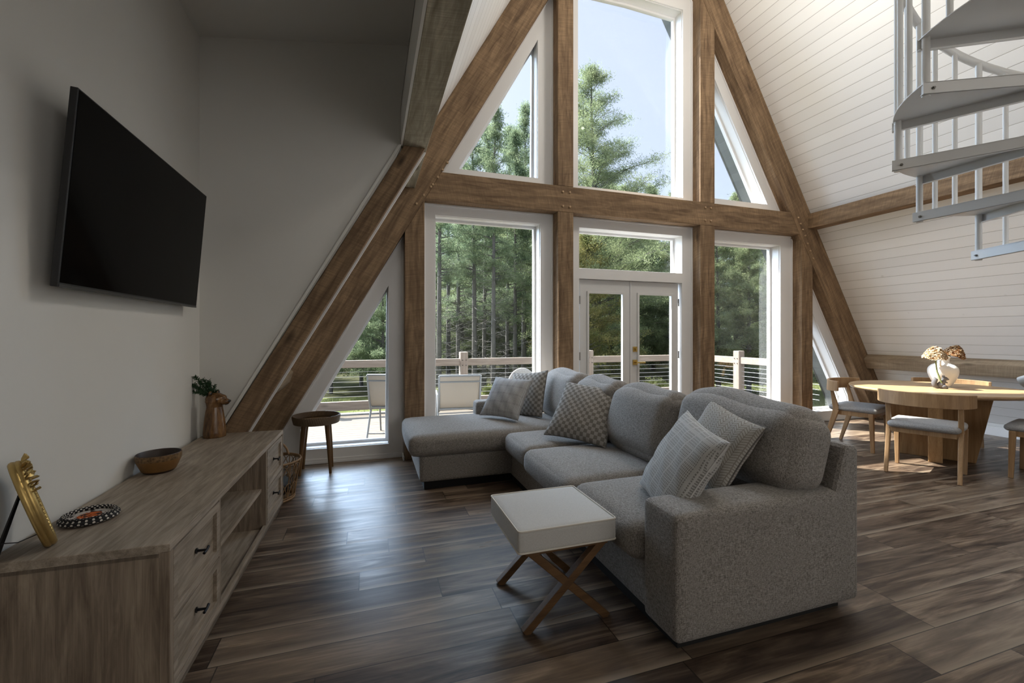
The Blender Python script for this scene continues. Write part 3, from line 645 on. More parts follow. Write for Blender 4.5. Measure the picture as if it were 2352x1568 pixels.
# local frame plane: x'=horizontal across, y'=up along the tilted frame, z'=out of the face
GM = Matrix.Translation((0, 0, .004)) @ Matrix.Rotation(math.radians(31), 4, 'Z') @ Matrix.Rotation(-lean, 4, 'Y')
def gpt(a, b2, c): return GM @ Vector((c, a, b2))       # face normal +x leaning back
def ov(k, rx, rz, c, n=64): return [gpt(rx*math.sin(2*PI*i/n), B_+rz*math.cos(2*PI*i/n), c) for i in range(n+1)]
MB().tube(ov(0, A_-.008, B_-.008, .004), .0115, 10, False).tube(ov(0, A_-.006, B_-.006, -.008), .011, 10, False).build('frame', m_gold, gm, smooth=60)
be = MB()
for i in range(52):
    w = 2*PI*i/52; be.ball(gpt((A_-.022)*math.sin(w), B_+(B_-.022)*math.cos(w), .010), .0042, 4)
be.build('beading', m_gold, gm, smooth=60)
lf = MB(); random.seed(5)
for i in range(22):
    w = math.radians(-66+6.2*i); c0 = gpt((A_-.004)*math.sin(w), B_+(B_-.006)*math.cos(w), .012)
    up = gpt((A_+.014)*math.sin(w)+random.uniform(-.018, .018), B_+(B_+.008)*math.cos(w)+random.uniform(-.012, .012), .022+random.uniform(0, .012))
    lf.tube([c0, (c0+up)/2+Vector((.006, 0, .002)), up], [.004, .0115, .001], 6, True, .4)
lf.build('leaf_ornament', m_gold, gm, smooth=50)
mir = M_plain('mirror_glass', (.75, .75, .75), .05, 1.)
MB().add([gpt(0, B_, .001)]+ov(0, A_-.016, B_-.016, .001)[:-1], [(0, i+1, (i+1) % 64+1) for i in range(64)]).build('mirror_glass', mir, gm)
MB().add([gpt(0, B_, -.016)]+ov(0, A_-.010, B_-.010, -.016)[:-1], [(0, i+1, (i+1) % 64+1) for i in range(64)]).build('backing', m_black, gm)
ft = Vector((-.100, -.075, .004)); hinge = gpt(0, B_+.045, -.020)
MB().bar(hinge, ft, .012, .004, (1, 0, 0), .022, .005).build('easel_leg', m_black, gm)
cd = [gpt(0, .05, -.018), (Vector(gpt(0, .05, -.018))+ft)/2+Vector((0, 0, .01)), ft+Vector((.012, 0, .045))]
MB().tube(cd, .0018, 5).build('cord', m_black, gm)

# bear-head vase
BL = Vector((-1.035, 3.555, ZT))
mbear, nt, b, _ = new_mat('glazed_bear_brown'); v = coords(nt, False); f = noise(nt, mapping(nt, v, (14, 14, 3)), 2.2, 6, .65, 1.)
put(nt, b.inputs['Base Color'], ramp(nt, f, [(.3, (.04, .018, .008)), (.55, (.17, .085, .03)), (.75, (.30, .17, .07))])); b.inputs['Roughness'].default_value = .22
bump(nt, b, noise(nt, mapping(nt, v, (60, 60, 12)), 2, 3), .4, .003)
bv = MB(); prof = [(0, 0), (.069, 0), (.070, .03), (.063, .11), (.054, .18), (.049, .21), (.053, .235), (.058, .25), (0, .262)]
bv.lathe(prof, n=32)
D = Vector((math.cos(math.radians(-14)), math.sin(math.radians(-14)), -.10)).normalized(); S_ = D.cross(Vector((0, 0, 1))).normalized()
hc = Vector((.006, 0, .262)); rotz = Euler((0, 0, math.atan2(D.y, D.x)))
bv.ball(hc, .059, 14, (1.08, .95, .80), rotz); bv.ball(hc+D*.057+Vector((0, 0, -.010)), .031, 10, (1.25, .9, .78), rotz)
bv.ball(hc+D*.037+Vector((0, 0, .015)), .030, 10, (1.2, 1.1, .8), rotz)
bear_root = thing('bear_vase', BL, 'tall brown glazed vase shaped like a bear head on the far end of the cabinet', 'vase')
o = bv.build('body', mbear, bear_root, smooth=180)
rm = o.modifiers.new('remesh', 'REMESH'); rm.mode = 'VOXEL'; rm.voxel_size = .0038; rm.use_smooth_shade = True
sm_ = o.modifiers.new('smooth', 'SMOOTH'); sm_.iterations = 3; sm_.factor = .6
for sgn in (-1, 1):
    e = hc-D*.010+S_*sgn*.044+Vector((0, 0, .042))
    er = MB().ball(e, .017, 10, (.55, 1, 1), rotz).build('ear', mbear, bear_root, smooth=180)
    MB().ball(e+D*.006, .011, 8, (.5, 1, 1), rotz).build('inner_ear', m_black, er, smooth=180)
    MB().ball(hc+D*.058+S_*sgn*.019+Vector((0, 0, .019)), .0058, 8).build('eye', m_black, bear_root, smooth=180)
MB().ball(hc+D*.094+Vector((0, 0, -.003)), .011, 8, (.8, 1.1, .8), rotz).build('nose', m_black, bear_root, smooth=180)
MB().tube([hc+D*.094+Vector((0, 0, -.013)), hc+D*.084+Vector((0, 0, -.026)), hc+D*.066+Vector((0, 0, -.034))], .0022, 6).build('mouth', m_black, bear_root)
# sprig of fir standing in the vase
sp = MB(); random.seed(3)
def sprig(p0, p1, L):
    p0, p1 = Vector(p0), Vector(p1); d = p1-p0; sp.tube([p0, (p0+p1)/2+Vector((0, 0, .006)), p1], [.0028, .002, .001], 5)
    n = int(d.length/.0013)
    for i in range(n):
        q = p0+d*(i/n)+Vector((0, 0, .006*math.sin(PI*i/n)))
        a = Vector((random.gauss(0, 1), random.gauss(0, 1), random.gauss(0, 1))); a = (a-a.project(d)).normalized()
        e = q+(a*.85+d.normalized()*.6).normalized()*L*random.uniform(.7, 1.1); sp.tube([q, e], [.0027, .0012], 3, False)
base = BL+Vector((-.015, 0, .275))
for e, L in (((-.19, -.02, .14), .022), ((-.10, -.015, .15), .022), ((-.055, .0, .13), .022), ((-.14, .0, .055), .022), ((-.03, .02, .10), .02), ((.015, .0, .085), .02), ((-.13, .03, .10), .022), ((-.015, -.02, .12), .02), ((.03, -.01, .05), .018)):
    sprig(base, base+Vector(e), L)
tag(sp.build('fir_sprig', m_needle, loc=base), 'dark green fir sprig standing in the bear vase', 'sprig')

# ================================================================== RATTAN BASKET (beyond the cabinet)
mrat = M_plain('honey_rattan', (.24, .145, .07), .5, 0, .4, .45, 60)
bk = thing('rattan_basket', (-.745, 3.92, 0), 'open rattan basket with loop handle on the floor behind the cabinet end', 'basket')
def brad(z): return .155+.05*min(z, .31)/.31
def bring(z, r, t, wob=0): return [((r)*math.cos(2*PI*i/40), r*math.sin(2*PI*i/40), z+wob*math.sin(i*2.2)) for i in range(41)]
w_ = MB()
for i in range(18):
    a = 2*PI*i/18; w_.tube([(brad(z)*math.cos(a), brad(z)*math.sin(a), z) for z in (.01, .1, .2, .31)], .0045, 6)
for i in range(18):
    a0 = 2*PI*i/18
    for z0, hgt in ((.20, .10), (.03, .12)):
        pts = []
        for k in range(9):
            s = k/8; a = a0+(s)*2*PI/9; z = z0+hgt*math.sin(PI*s); pts.append((brad(z)*1.02*math.cos(a), brad(z)*1.02*math.sin(a), z))
        w_.tube(pts, .0035, 5)
w_.build('woven_wall', mrat, bk, smooth=60)
MB().tube(bring(.312, .206, 0), .009, 8, False).tube(bring(.305, .200, 0, .004), .006, 6, False).build('rim', mrat, bk, smooth=60)
MB().tube(bring(.012, .160, 0), .010, 8, False).tube(bring(.030, .163, 0), .006, 6, False).lathe([(0, .004), (.155, .004), (.155, .012), (0, .012)], n=24).build('foot_ring', mrat, bk, smooth=60)
MB().tube([(.195*math.cos(a), .195*math.sin(a), .31+.095*math.sin(PI*k/10)**.6) for k in range(11) for a in [math.radians(62+5.2*k)]], .009, 8).build('handle', mrat, bk, smooth=60)
MB().tube([(.195*math.cos(a), .195*math.sin(a), .31+.095*math.sin(PI*k/10)**.6) for k in range(11) for a in [math.radians(205+5.2*k)]], .009, 8).build('handle', mrat, bk, smooth=60)
tag(MB().rbox((0, 0, 0), (.24, .22, .12), .05, (.01, .01, .02), 10).build('folded_blanket', m_black, smooth=180, loc=(0, 0, 0)), 'black cloth folded inside the rattan basket', 'blanket').location = (-.745, 3.92, .10)

# ================================================================== RATTAN-TOPPED STOOL
stl = thing('rattan_side_table', (-.49, 4.60, 0), 'small round stool with a rattan tray top and splayed dark wooden legs', 'side table')
mwv, nt, b, _ = new_mat('woven_rattan_rim'); v = coords(nt, False); x, y, z = sep(nt, v)
ang = mt(nt, 'ARCTAN2', y, x)
wv = mt(nt, 'MULTIPLY', mt(nt, 'SINE', mt(nt, 'ADD', mt(nt, 'MULTIPLY', ang, 90.), mt(nt, 'MULTIPLY', z, 420.))), mt(nt, 'SINE', mt(nt, 'MULTIPLY', z, 520.)))
put(nt, b.inputs['Base Color'], mix(nt, maprange(nt, wv, -.3, .5), (.028, .016, .008), (.26, .165, .085))); b.inputs['Roughness'].default_value = .5; bump(nt, b, wv, .8, .004)
MB().lathe([(.190, .485), (.196, .468), (.204, .470), (.214, .51), (.217, .538), (.214, .545), (.208, .545), (.203, .53), (.194, .498)], n=72).build('rim', mwv, stl, smooth=40)
MB().lathe([(0, .478), (.197, .478), (.197, .49), (0, .49)], n=48).build('tray', m_walnut, stl, smooth=40)
for sx, sy in ((-1, -1), (1, -1), (-1, 1), (1, 1)):
    MB().tube([(sx*.100, sy*.085, .478), (sx*.118, sy*.098, .25), (sx*.133, sy*.112, 0)], [.024, .019, .012], 14).build('leg', m_walnut, stl, smooth=50)

# ================================================================== OTTOMAN STOOL
ot = thing('ottoman', (.855, 2.02, 0), 'square cream upholstered footstool with crossed wooden legs', 'ottoman')
MB().rbox((0, 0, .4125), (.485, .465, .098), .014, (0, 0, .012), 14).build('cushion', m_cream, ot, smooth=60)
for zz in (.4605, .366):
    h1, h2 = .241, .231; c = []
    for cx_, cy_, a0 in ((1, 1, 0), (-1, 1, 90), (-1, -1, 180), (1, -1, 270)):
        for k in range(5):
            a = math.radians(a0+k*22.5); c.append((cx_*(h1-.014)+.014*math.cos(a), cy_*(h2-.014)+.014*math.sin(a), zz))
    c.append(c[0]); MB().tube(c, .0042, 6, False).build('piping', m_piping, ot, smooth=60)
for sy in (-1, 1):
    y = sy*.20
    for s in (-1, 1):
        l = MB().bar((-s*.185, y+(.0 if s > 0 else .0), .362), (s*.205, y+.001*s, 0), .036, .036, (0, 1, 0))
        l.build('leg', m_ottoleg, ot, bevel=.003)
    MB().box(-.205, .205, y-.018, y+.018, .345, .366).build('top_rail', m_ottoleg, ot, bevel=.003)
MB().bar((0, -.2, .175), (0, .2, .175), .026, .026).build('stretcher', m_ottoleg, ot, bevel=.003)

# ================================================================== SOFA
sofa = thing('sectional_sofa', (1.7, 3.0, 0), 'large grey fabric L-shaped sectional sofa with chaise facing the television', 'sofa')
def sp_(mb, name, mat=m_sofa, **k):
    k.setdefault('smooth', 180); o = mb.build(name, mat, **k); o.parent = sofa; o.location = Vector(o.location)-sofa.location; return o
sp_(MB().rbox((1.705, 3.08, .17), (.98, 3.10, .24), .02, (0, 0, 0), 10), 'base')
sp_(MB().rbox((.82, 4.19, .18), (.84, .93, .22), .02, (0, 0, 0), 10), 'chaise_base')
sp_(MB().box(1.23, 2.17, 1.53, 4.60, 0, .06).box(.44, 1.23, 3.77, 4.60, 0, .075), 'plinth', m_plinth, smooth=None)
sp_(MB().rbox((1.70, 1.588, .318), (1.04, .235, .53), .028, (.0, .004, .014), 14), 'arm')
sp_(MB().rbox((1.63, 4.545, .34), (1.14, .19, .55), .035, (0, .004, .01), 12), 'arm')
bf = MB().prism([(2.235, .05), (2.235, .785), (2.15, .80), (2.06, .52), (2.06, .05)], 1.475, 4.65)
sp_(bf, 'back_frame', smooth=None, bevel=.022)
# seat cushions (front edge hangs over the base)
def seatc(y0, y1, x0=1.13, x1=1.95, z0=.275, z1=.455, name='seat_cushion', cr=.022):
    sp_(MB().rbox(((x0+x1)/2, (y0+y1)/2, (z0+z1)/2), (x1-x0, y1-y0, z1-z0), .06, (.018, .004, cr), 16), name)
seatc(1.705, 2.335); seatc(2.34, 3.125, 1.10); seatc(3.13, 3.70, 1.13)
seatc(3.70, 4.64, .315, 1.95, .285, .468, 'chaise_cushion', .028)
# back cushions
def backc(c, dims, tilt, roll=0., yaw=0., r=.115):
    def warp(p, q):                               # softer, slightly sagging top
        p.z -= .018*(abs(q[1])**4)*(max(q[2], 0)**2); p.z += .010*math.sin(5*q[1])*max(q[2], 0); return p
    sp_(MB().rbox(c, dims, r, (.035, .012, .03), 28, Euler((math.radians(roll), math.radians(tilt), math.radians(yaw))), warp), 'back_cushion')
backc((1.975, 1.915, .765), (.30, .84, .41), 14, 2.0)
backc((1.895, 2.68, .695), (.27, .74, .475), 16, 0, 0)
backc((1.90, 3.36, .700), (.26, .68, .47), 15, 0)
backc((1.90, 4.08, .705), (.27, .80, .47), 14, 0)

# pillows
def pillow(name, mat, loc, rot, s, t, label, pipe=None, flip=None):
    "flat square cushion in local XY with puffed faces"
    n = 26; vs = []; fs = []; hs = s/2; random.seed(hash(label) % 1000 if False else len(label))
    ph = [random.uniform(0, 6) for _ in range(4)]
    def outline(u, v):
        k = .075
        x = hs*u*(1-k*(1-v*v)*abs(u)); y = hs*v*(1-k*(1-u*u)*abs(v)); return x, y
    for side in (1, -1):
        for i in range(n+1):
            for j in range(n+1):
                u = math.sin((2*i/n-1)*PI/2); v = math.sin((2*j/n-1)*PI/2); x, y = outline(u, v)
                w = max(0, (1-u*u)*(1-v*v))**.42
                z = side*t*w*(1+.05*math.sin(3*u+ph[0])*math.sin(2.5*v+ph[1])); z += side*.006*w*math.sin(9*(u+v)+ph[2])
                vs.append((x, y, z))
    m = (n+1)**2
    for i in range(n):
        for j in range(n):
            a = i*(n+1)+j; q = (a, a+n+1, a+n+2, a+1); fs.append(q); fs.append(tuple(m+e for e in q[::-1]))
    o = MB().add(vs, fs); o = o.build(name, mat, smooth=180)
    bm = bmesh.new(); bm.from_mesh(o.data); bmesh.ops.remove_doubles(bm, verts=bm.verts, dist=.0004); bmesh.ops.recalc_face_normals(bm, faces=bm.faces); bm.to_mesh(o.data); bm.free()
    o.location = loc; o.rotation_euler = rot; tag(o, label, 'pillow', 'throw pillows on the sofa')
    pts = []
    for k in range(81):
        q = (k % 80)/20; e = int(q); f_ = -1+2*(q-e); u, v = ((f_, -1), (1, f_), (-f_, 1), (-1, -f_))[e]; u, v = u, v
        x, y = outline(u, v); pts.append((x, y, 0))
    MB().tube(pts, .0042, 6, False).build('piping', pipe or mat, o, smooth=60)
    return o
def face_rot(nx, ny, nz, roll):
    "rotation that turns local +Z to the given direction, local Y upward, then rolls in the plane"
    z = Vector((nx, ny, nz)).normalized(); x = Vector((0, 0, 1)).cross(z).normalized(); y = z.cross(x)
    return (Matrix((x, y, z)).transposed() @ Matrix.Rotation(math.radians(roll), 3, 'Z')).to_euler()
pillow('throw_pillow', m_pplaid, (1.29, 4.14, .695), face_rot(-.61, -.50, .60, -1), .45, .075, 'light grey plaid pillow on the chaise, in front of a checkered one', m_seat)
pillow('throw_pillow', m_pchecker, (1.56, 4.28, .70), face_rot(-.84, -.43, .34, 7), .48, .07, 'taupe checkered pillow standing on the chaise behind the plaid one', m_darkpipe)
pillow('throw_pillow', m_sofa, (1.68, 3.50, .62), face_rot(-1, -.15, .6, 2), .44, .06, 'plain grey pillow mostly hidden behind the large checkered pillow', m_sofa)
pillow('throw_pillow', m_pchecker, (1.655, 3.18, .69), face_rot(-.58, -.50, .66, -5), .53, .085, 'large taupe checkered pillow leaning in the middle of the sofa', m_darkpipe)
pillow('throw_pillow', m_pdash, (1.46, 1.80, .67), face_rot(-.83, .22, .50, -8), .48, .085, 'off-white dashed-pattern pillow leaning at the near sofa arm', m_cream)
pillow('throw_pillow', m_pherr, (1.745, 1.87, .725), face_rot(-.84, .05, .45, -12), .43, .07, 'beige quilted chevron pillow behind the dashed pillow', m_darkpipe)

# ================================================================== DINING TABLE
TC = Vector((5.80, 3.06, 0)); TR = .74
dt = thing('dining_table', TC, 'round light-oak dining table on a crossed slab pedestal, lit by the sun', 'table')
MB().lathe([(0, .712), (TR-.03, .712), (TR-.012, .718), (TR, .732), (TR, .744), (TR-.006, .75), (0, .75)], n=96).build('tabletop', m_table, dt, smooth=35)
mt_z = M_wood('oak_slab_upright', (.24, .13, .055), (.46, .29, .14), 'Z', .45, 0, .2, 1)
for ang in (28, 118):
    R = Matrix.Rotation(math.radians(ang), 4, 'Z')
    m_ = MB().prism([(-.30, 0), (.30, 0), (.43, .712), (-.43, .712)], -.055, .055); m_.v = [tuple(R @ Vector(p)) for p in m_.v]
    m_.build('pedestal_slab', mt_z, dt, bevel=.006)

# dining chair: local +Y is the front
def make_chair(label):
    t = thing('dining_chair', (0, 0, 0), label, 'chair', 0, 'dining chairs around the round table')
    def w(p, q):
        p.x *= 1-.05*(-q[1] if q[1] < 0 else 0); return p
    MB().rbox((0, .0, .462), (.52, .47, .062), .03, (.012, .01, .014), 16, warp=w).build('seat', m_seat, t, smooth=180)
    MB().box(-.225, .225, .165, .19, .385, .435).box(-.225, .225, -.20, -.175, .385, .435).box(-.245, -.222, -.19, .18, .385, .435).box(.222, .245, -.19, .18, .385, .435).build('apron', m_chairwood, t, bevel=.002)
    for s in (-1, 1):
        MB().bar((s*.243, .178, .435), (s*.243, .19, 0), .045, .045, (0, 1, 0), .030, .034).build('leg', m_chairwood, t, bevel=.005)
        MB().bar((s*.250, -.203, .70), (s*.248, -.150, .44), .034, .020, (0, 1, 0), .036, .062).bar((s*.248, -.150, .445), (s*.250, -.275, 0), .036, .060, (0, 1, 0), .030, .032).build('leg', m_chairwood, t, bevel=.005)
    arc = []; N = 28
    for k in range(N+1):
        a = math.radians(-172+164*k/N); arc.append((.335*math.cos(a), -.075+.215*math.sin(a)))
    b_ = MB(); vs = []; fs = []
    for k, (x, y) in enumerate(arc):
        nx, ny = x/.335, (y+.075)/.215; l = math.hypot(nx, ny); nx /= l; ny /= l
        e = abs(2*k/N-1); zt = .785-.004*e; zb = .655+.012*e**3
        for o_, z in ((.013, zt), (.013, zb), (-.013, zb), (-.013, zt)):
            vs.append((x+nx*o_, y+ny*(o_+(.008 if z == zb else 0)), z))
    for k in range(N):
        for q in range(4): fs.append((4*k+q, 4*k+(q+1) % 4, 4*k+4+(q+1) % 4, 4*k+4+q))
    fs += [(0, 1, 2, 3), (4*N+3, 4*N+2, 4*N+1, 4*N)]
    b_.add(vs, fs).build('backrest', m_chairwood, t, smooth=40, bevel=.004)
    return t
ch0 = make_chair('dining chair turned with its curved back to the camera, nearest the sofa')
def rz_of(dx, dy): return math.atan2(dy, dx)-PI/2
ch0.location = (5.07, 2.745, 0); ch0.rotation_euler.z = rz_of(.93, .36)
kd = kids_of(ch0)
for loc, d, lab in (((5.495, 3.62, 0), (.285, -.96), 'dining chair at the window side of the round table, beside the low triangular window'),
                    ((5.90, 2.275, 0), (-.25, .97), 'dining chair cut off at the right edge, only its seat and front legs showing'),
                    ((6.47, 3.30, 0), (-.93, -.30), 'dining chair across the table, only its back rail showing behind the white vase')):
    c = copy_tree(ch0, kd); c.location = loc; c.rotation_euler.z = rz_of(*d); c['label'] = lab

# vase, squirrel, dried flowers on the table
def smooth_prof(p, kz):
    out = []
    for i in range(len(p)-1):
        p0, p1, p2, p3 = p[max(i-1, 0)], p[i], p[i+1], p[min(i+2, len(p)-1)]
        for q in range(5):
            t = q/5; out.append(tuple(.5*(2*p1[k]+(p2[k]-p0[k])*t+(2*p0[k]-5*p1[k]+4*p2[k]-p3[k])*t*t+(3*p1[k]-p0[k]-3*p2[k]+p3[k])*t**3)*(kz if k else 1) for k in (0, 1)))
    return [(max(r, 0), z) for r, z in out]+[(p[-1][0], p[-1][1]*kz)]
ZV = .75
VL = Vector((5.93, 3.06, ZV))
va_ = thing('vase', VL, 'white round-bodied ceramic vase with two small handles on the table', 'vase')
MB().lathe(smooth_prof([(0, 0), (.058, 0), (.064, .012), (.090, .065), (.116, .135), (.126, .19), (.120, .235), (.094, .272), (.062, .292), (.052, .312), (.052, .345), (.062, .368), (.063, .376), (.056, .376), (.046, .35), (.044, .30), (0, .27)], .885), n=48).build('body', m_ceramic, va_, smooth=70)
ax = Vector((-.95, -.28, 0)).normalized()
for s in (-1, 1):
    a_ = ax*s
    MB().tube([a_*.050+Vector((0, 0, .308)), a_*.078+Vector((0, 0, .312)), a_*.108+Vector((0, 0, .288)), a_*.114+Vector((0, 0, .248)), a_*.098+Vector((0, 0, .222))], [.010, .010, .009, .009, .011], 10).build('handle', m_ceramic, va_, smooth=70)
# squirrel figurine (bud vase)
SQ = Vector((5.735, 2.975, ZV)); sd = Vector((math.sin(YAW+.9)*.0+.80, -.60, 0)).normalized(); su = Vector((0, 0, 1)); ss = sd.cross(su)
sqr = thing('squirrel_figurine', SQ, 'small grey stoneware squirrel figurine holding a flower stem on the table', 'figurine')
rz_s = Euler((0, 0, math.atan2(sd.y, sd.x)))
def rx(a): return (Matrix.Rotation(rz_s.z, 3, 'Z') @ Matrix.Rotation(math.radians(a), 3, 'Y')).to_euler()
b_ = MB(); b_.ball((0, 0, .038), .040, 12, (.85, .72, 1), rx(0)).ball(sd*.012+su*.070, .030, 12, (.85, .8, 1.15), rx(20)).ball(sd*.030+su*.104, .024, 12, (1.15, .85, .9), rx(10)).ball(sd*.052+su*.099, .012, 8, (1.2, .8, .8), rx(0))
for s in (-1, 1):
    b_.ball(sd*.020+ss*s*.013+su*.128, .008, 8, (.6, .7, 1.6), rx(0)).ball(sd*.034+ss*s*.016+su*.068, .010, 8, (1.6, .7, .8), rx(30)).ball(sd*.018+ss*s*.024+su*.022, .020, 8, (1.2, .7, 1), rx(0)).ball(sd*.035+ss*s*.02+su*.007, .010, 8, (1.6, .8, .7), rx(0))
b_.build('body', m_squirrel, sqr, smooth=180)
MB().tube([-sd*.020+su*.012, -sd*.052+su*.025, -sd*.060+su*.062, -sd*.048+su*.095, -sd*.062+su*.118], [.016, .022, .024, .020, .008], 12).build('tail', m_squirrel, sqr, smooth=180)
def flowerhead(mb_list, c, R, tilt, seed, h=.075):
    "flat domed dried flower head of many curled florets"
    random.seed(seed); c = Vector(c); RT = Euler(tilt).to_matrix()
    for i in range(1500):
        a = random.uniform(0, 2*PI); r = R*math.sqrt(random.random()); z = h*(1-(r/R)**2)*random.uniform(.6, 1.25)-.022*(r/R)**2+.008*math.sin(a*5)*(r/R)
        p = c+RT @ Vector((r*math.cos(a), r*math.sin(a), z)); nrm = RT @ Vector((math.cos(a)*r/R, math.sin(a)*r/R, .8))
        t1 = nrm.cross(Vector((random.uniform(-1, 1), random.uniform(-1, 1), random.uniform(-1, 1)))).normalized()*random.uniform(.006, .013); t2 = nrm.cross(t1).normalized()*random.uniform(.004, .009)
        u = nrm.normalized()*random.uniform(.0, .008)
        m_ = mb_list[min(len(mb_list)-1, int(random.random()*len(mb_list)))]
        m_.add([p-t1-t2, p+t1-t2*.6+u, p+t1+t2, p-t1*.6+t2+u, p+u*-.6], [(0, 1, 4), (1, 2, 4), (2, 3, 4), (3, 0, 4)])
def flower(name, loc, R, tilt, seed, label, mats, stem, cone=True):
    th = thing(name, loc, label, 'flower'); L = [MB() for _ in mats]
    c0 = Vector(stem[-1]); flowerhead(L, c0, R, tilt, seed)
    for m_, mm, nm in zip(L, mats, ('petals', 'petal_tips', 'petal_edges', 'petal_accents')): m_.build(nm, mm, th)  # petal colours are scattered at random over the head
    RT = Euler(tilt).to_matrix(); k = MB(); pr_ = [(.006, -.03), (R*.55, -.022), (R*.97, -.024), (R*.6, .004), (.0, .012)]
    k.lathe(pr_, n=36); k.v = [tuple(c0+RT @ Vector(p)) for p in k.v]; k.build('calyx', mats[0], th, smooth=60)
    MB().tube(stem, .0075, 8).build('stem', m_stem, th, smooth=60)
    return th
flower('dried_flower', SQ, .098, (math.radians(9), math.radians(-9), 0), 4, 'wide cream and orange dried flower head on a green stem rising from the squirrel figurine', [m_flower2, m_flower2, m_flower2, m_flower], [(-.015, -.012, .06), (-.045, .012, .18), (-.035, .035, .352)])
flower('dried_flower', VL, .096, (math.radians(17), math.radians(12), 0), 9, 'rust-brown dried flower head leaning out of the white vase', [m_flower3, m_flower, m_flower2], [(0, 0, .18), (.02, -.01, .32), (.085, -.050, .362)])

# ================================================================== SPIRAL STAIRCASE
SC = Vector((3.107, .959, 0)); SR = .769; DA = .516
def sang(j): return 1.847+DA*(j-4.5)
def zb_(k): return 1.327+.22*k
st = thing('spiral_staircase', SC, 'white-painted steel spiral staircase with round balusters at the upper right', 'staircase')
def spt(a, r, z): return Vector((r*math.cos(a), r*math.sin(a), z))
tread_bal = []
for k in range(-5, 9):
    a0, a1 = sang(k)-.030, sang(k+1)+.030; zt = zb_(k)+.055; z0 = zb_(k); N = 10
    m_ = MB(); arc = [spt(a0+(a1-a0)*i/N, SR, 0) for i in range(N+1)]
    inner = [spt(a1, .07, 0), spt(a0, .07, 0)]
    m_.prism([(p.x, p.y) for p in arc+inner], zt-.006, zt, 'Z')
    for a, s in ((a0, 1), (a1, -1)):                      # lips hanging from both radial edges
        d = Vector((math.cos(a), math.sin(a), 0)); n_ = Vector((-d.y, d.x, 0))*s
        q = [d*.07, d*(SR+.004), d*(SR+.004)+n_*.005, d*.07+n_*.005]; m_.prism([(p.x, p.y) for p in q], z0, zt, 'Z')
        q2 = [d*.07, d*(SR+.004), d*(SR+.004)+n_*.022, d*.07+n_*.022]; m_.prism([(p.x, p.y) for p in q2], z0, z0+.004, 'Z')
    n0 = len(m_.v)
    t_o = m_.build('tread', m_stair, st, bevel=.0015)
    for a, s in ((a0+.018, -1), (a1-.018, 1)):
        d = Vector((math.cos(a), math.sin(a), 0)); tn = Vector((-d.y, d.x, 0))*s; c = d*(SR-.035)+Vector((0, 0, z0+.024))+tn*.010
        if k in (1, 2, 3, 4, 5, 6): MB().tube([c, c+tn*.008], .0075, 6).tube([c+tn*.008, c+tn*.014], .0045, 6).build('bolt', m_bolt, t_o)
    # intermediate balusters stand on the tread's rim
    if k >= 0:
        for q in (1, 2):
            a = sang(k)+DA*q/3; d = spt(a, SR-.018, 0)
            MB().tube([(d.x, d.y, zt), (d.x, d.y, 1.147+(a+PI)*.4264)], .0125, 10).build('baluster', m_stair, st, smooth=60)
for j in range(-4, 9):
    a = sang(j); d = spt(a, SR-.02, 0)
    MB().tube([(d.x, d.y, zb_(j-1)-.004), (d.x, d.y, 1.147+(a+PI)*.4264)], .0155, 12).build('baluster', m_stair, st, smooth=60)
hr = []
a = -PI-.02
while a < sang(8.6):
    hr.append(spt(a, SR-.012, 1.147+(a+PI)*.4264)); a += .06
MB().tube(hr, .0215, 12).build('handrail', m_stair, st, smooth=60)
MB().tube([(0, 0, 0), (0, 0, 4.8)], .055, 20).build('centre_column', m_stair, st, smooth=60)

# ================================================================== DECK AND RAILING
dk = thing('deck', (3.0, 6.8, -.1), 'sunlit wooden deck outside the windows', 'deck')
mbd = MB(); yy = 5.12
while yy < 8.42: mbd.box(-5.6, 4.35, yy-6.8, yy+.134-6.8, -.03, 0); yy += .14
mbd.build('deck_boards', m_deck, dk)
MB().box(-5.6, 4.35, -1.66, 1.62, -.22, -.035).build('deck_joists', m_railpost, dk)
ra = thing('deck_railing', (2.0, 8.3, -.1), 'pale wooden cable railing along the front and right edge of the deck', 'railing')
def rb(mb, name, mat, **k): return mb.build(name, mat, ra, **k)
RX, RY = 7.22, 8.3
for x in (-3.6, -.95, 1.72, 4.42, RX):
    post = rb(MB().box(x-2-.075, x-2+.075, -.075, .075, 0, 1.085), 'railing_post', m_railpost, bevel=.012)
    pl = MB()
    for zz in (.83, .93):
        for dx in (-.035, .035): pl.tube([(x-2+dx, -.075, zz), (x-2+dx, -.088, zz)], .008, 6)
    pl.build('post_bolt', m_hw, post)
for y in (7.09, 6.13):
    post = rb(MB().box(RX-2-.075, RX-2+.075, y-8.3-.075, y-8.3+.075, 0, 1.085), 'railing_post', m_railpost, bevel=.012)
    pl = MB()
    for zz in (.22, .30, .83, .93):
        for dy in (-.035, .035): pl.tube([(RX-2-.075, y-8.3+dy, zz), (RX-2-.088, y-8.3+dy, zz)], .008, 6)
    pl.build('post_bolt', m_hw, post)
rb(MB().box(-4.6, RX-2, -.045, .045, .825, .958), 'top_rail', m_rail, bevel=.006)
rb(MB().box(-4.6, RX-2, -.045, .045, .07, .228), 'bottom_rail', m_rail, bevel=.006)
M2 = frame_matrix((RX-2, -3.2, .9), (RX-2, 0, .9))
rb(MB().box(RX-2-.045, RX-2+.045, -2.15, 0, .825, .958), 'top_rail', m_rail, bevel=.006)
rb(MB().box(RX-2-.045, RX-2+.045, -2.15, 0, .07, .228), 'bottom_rail', m_rail, bevel=.006)
for i in range(6):
    z = .31+.088*i
    rb(MB().tube([(-4.6, 0, z), (RX-2, 0, z)], .0032, 5), 'cable', m_cable); rb(MB().tube([(RX-2, -2.15 if i > 3 else -2.9, z), (RX-2, 0, z)], .0032, 5), 'cable', m_cable)

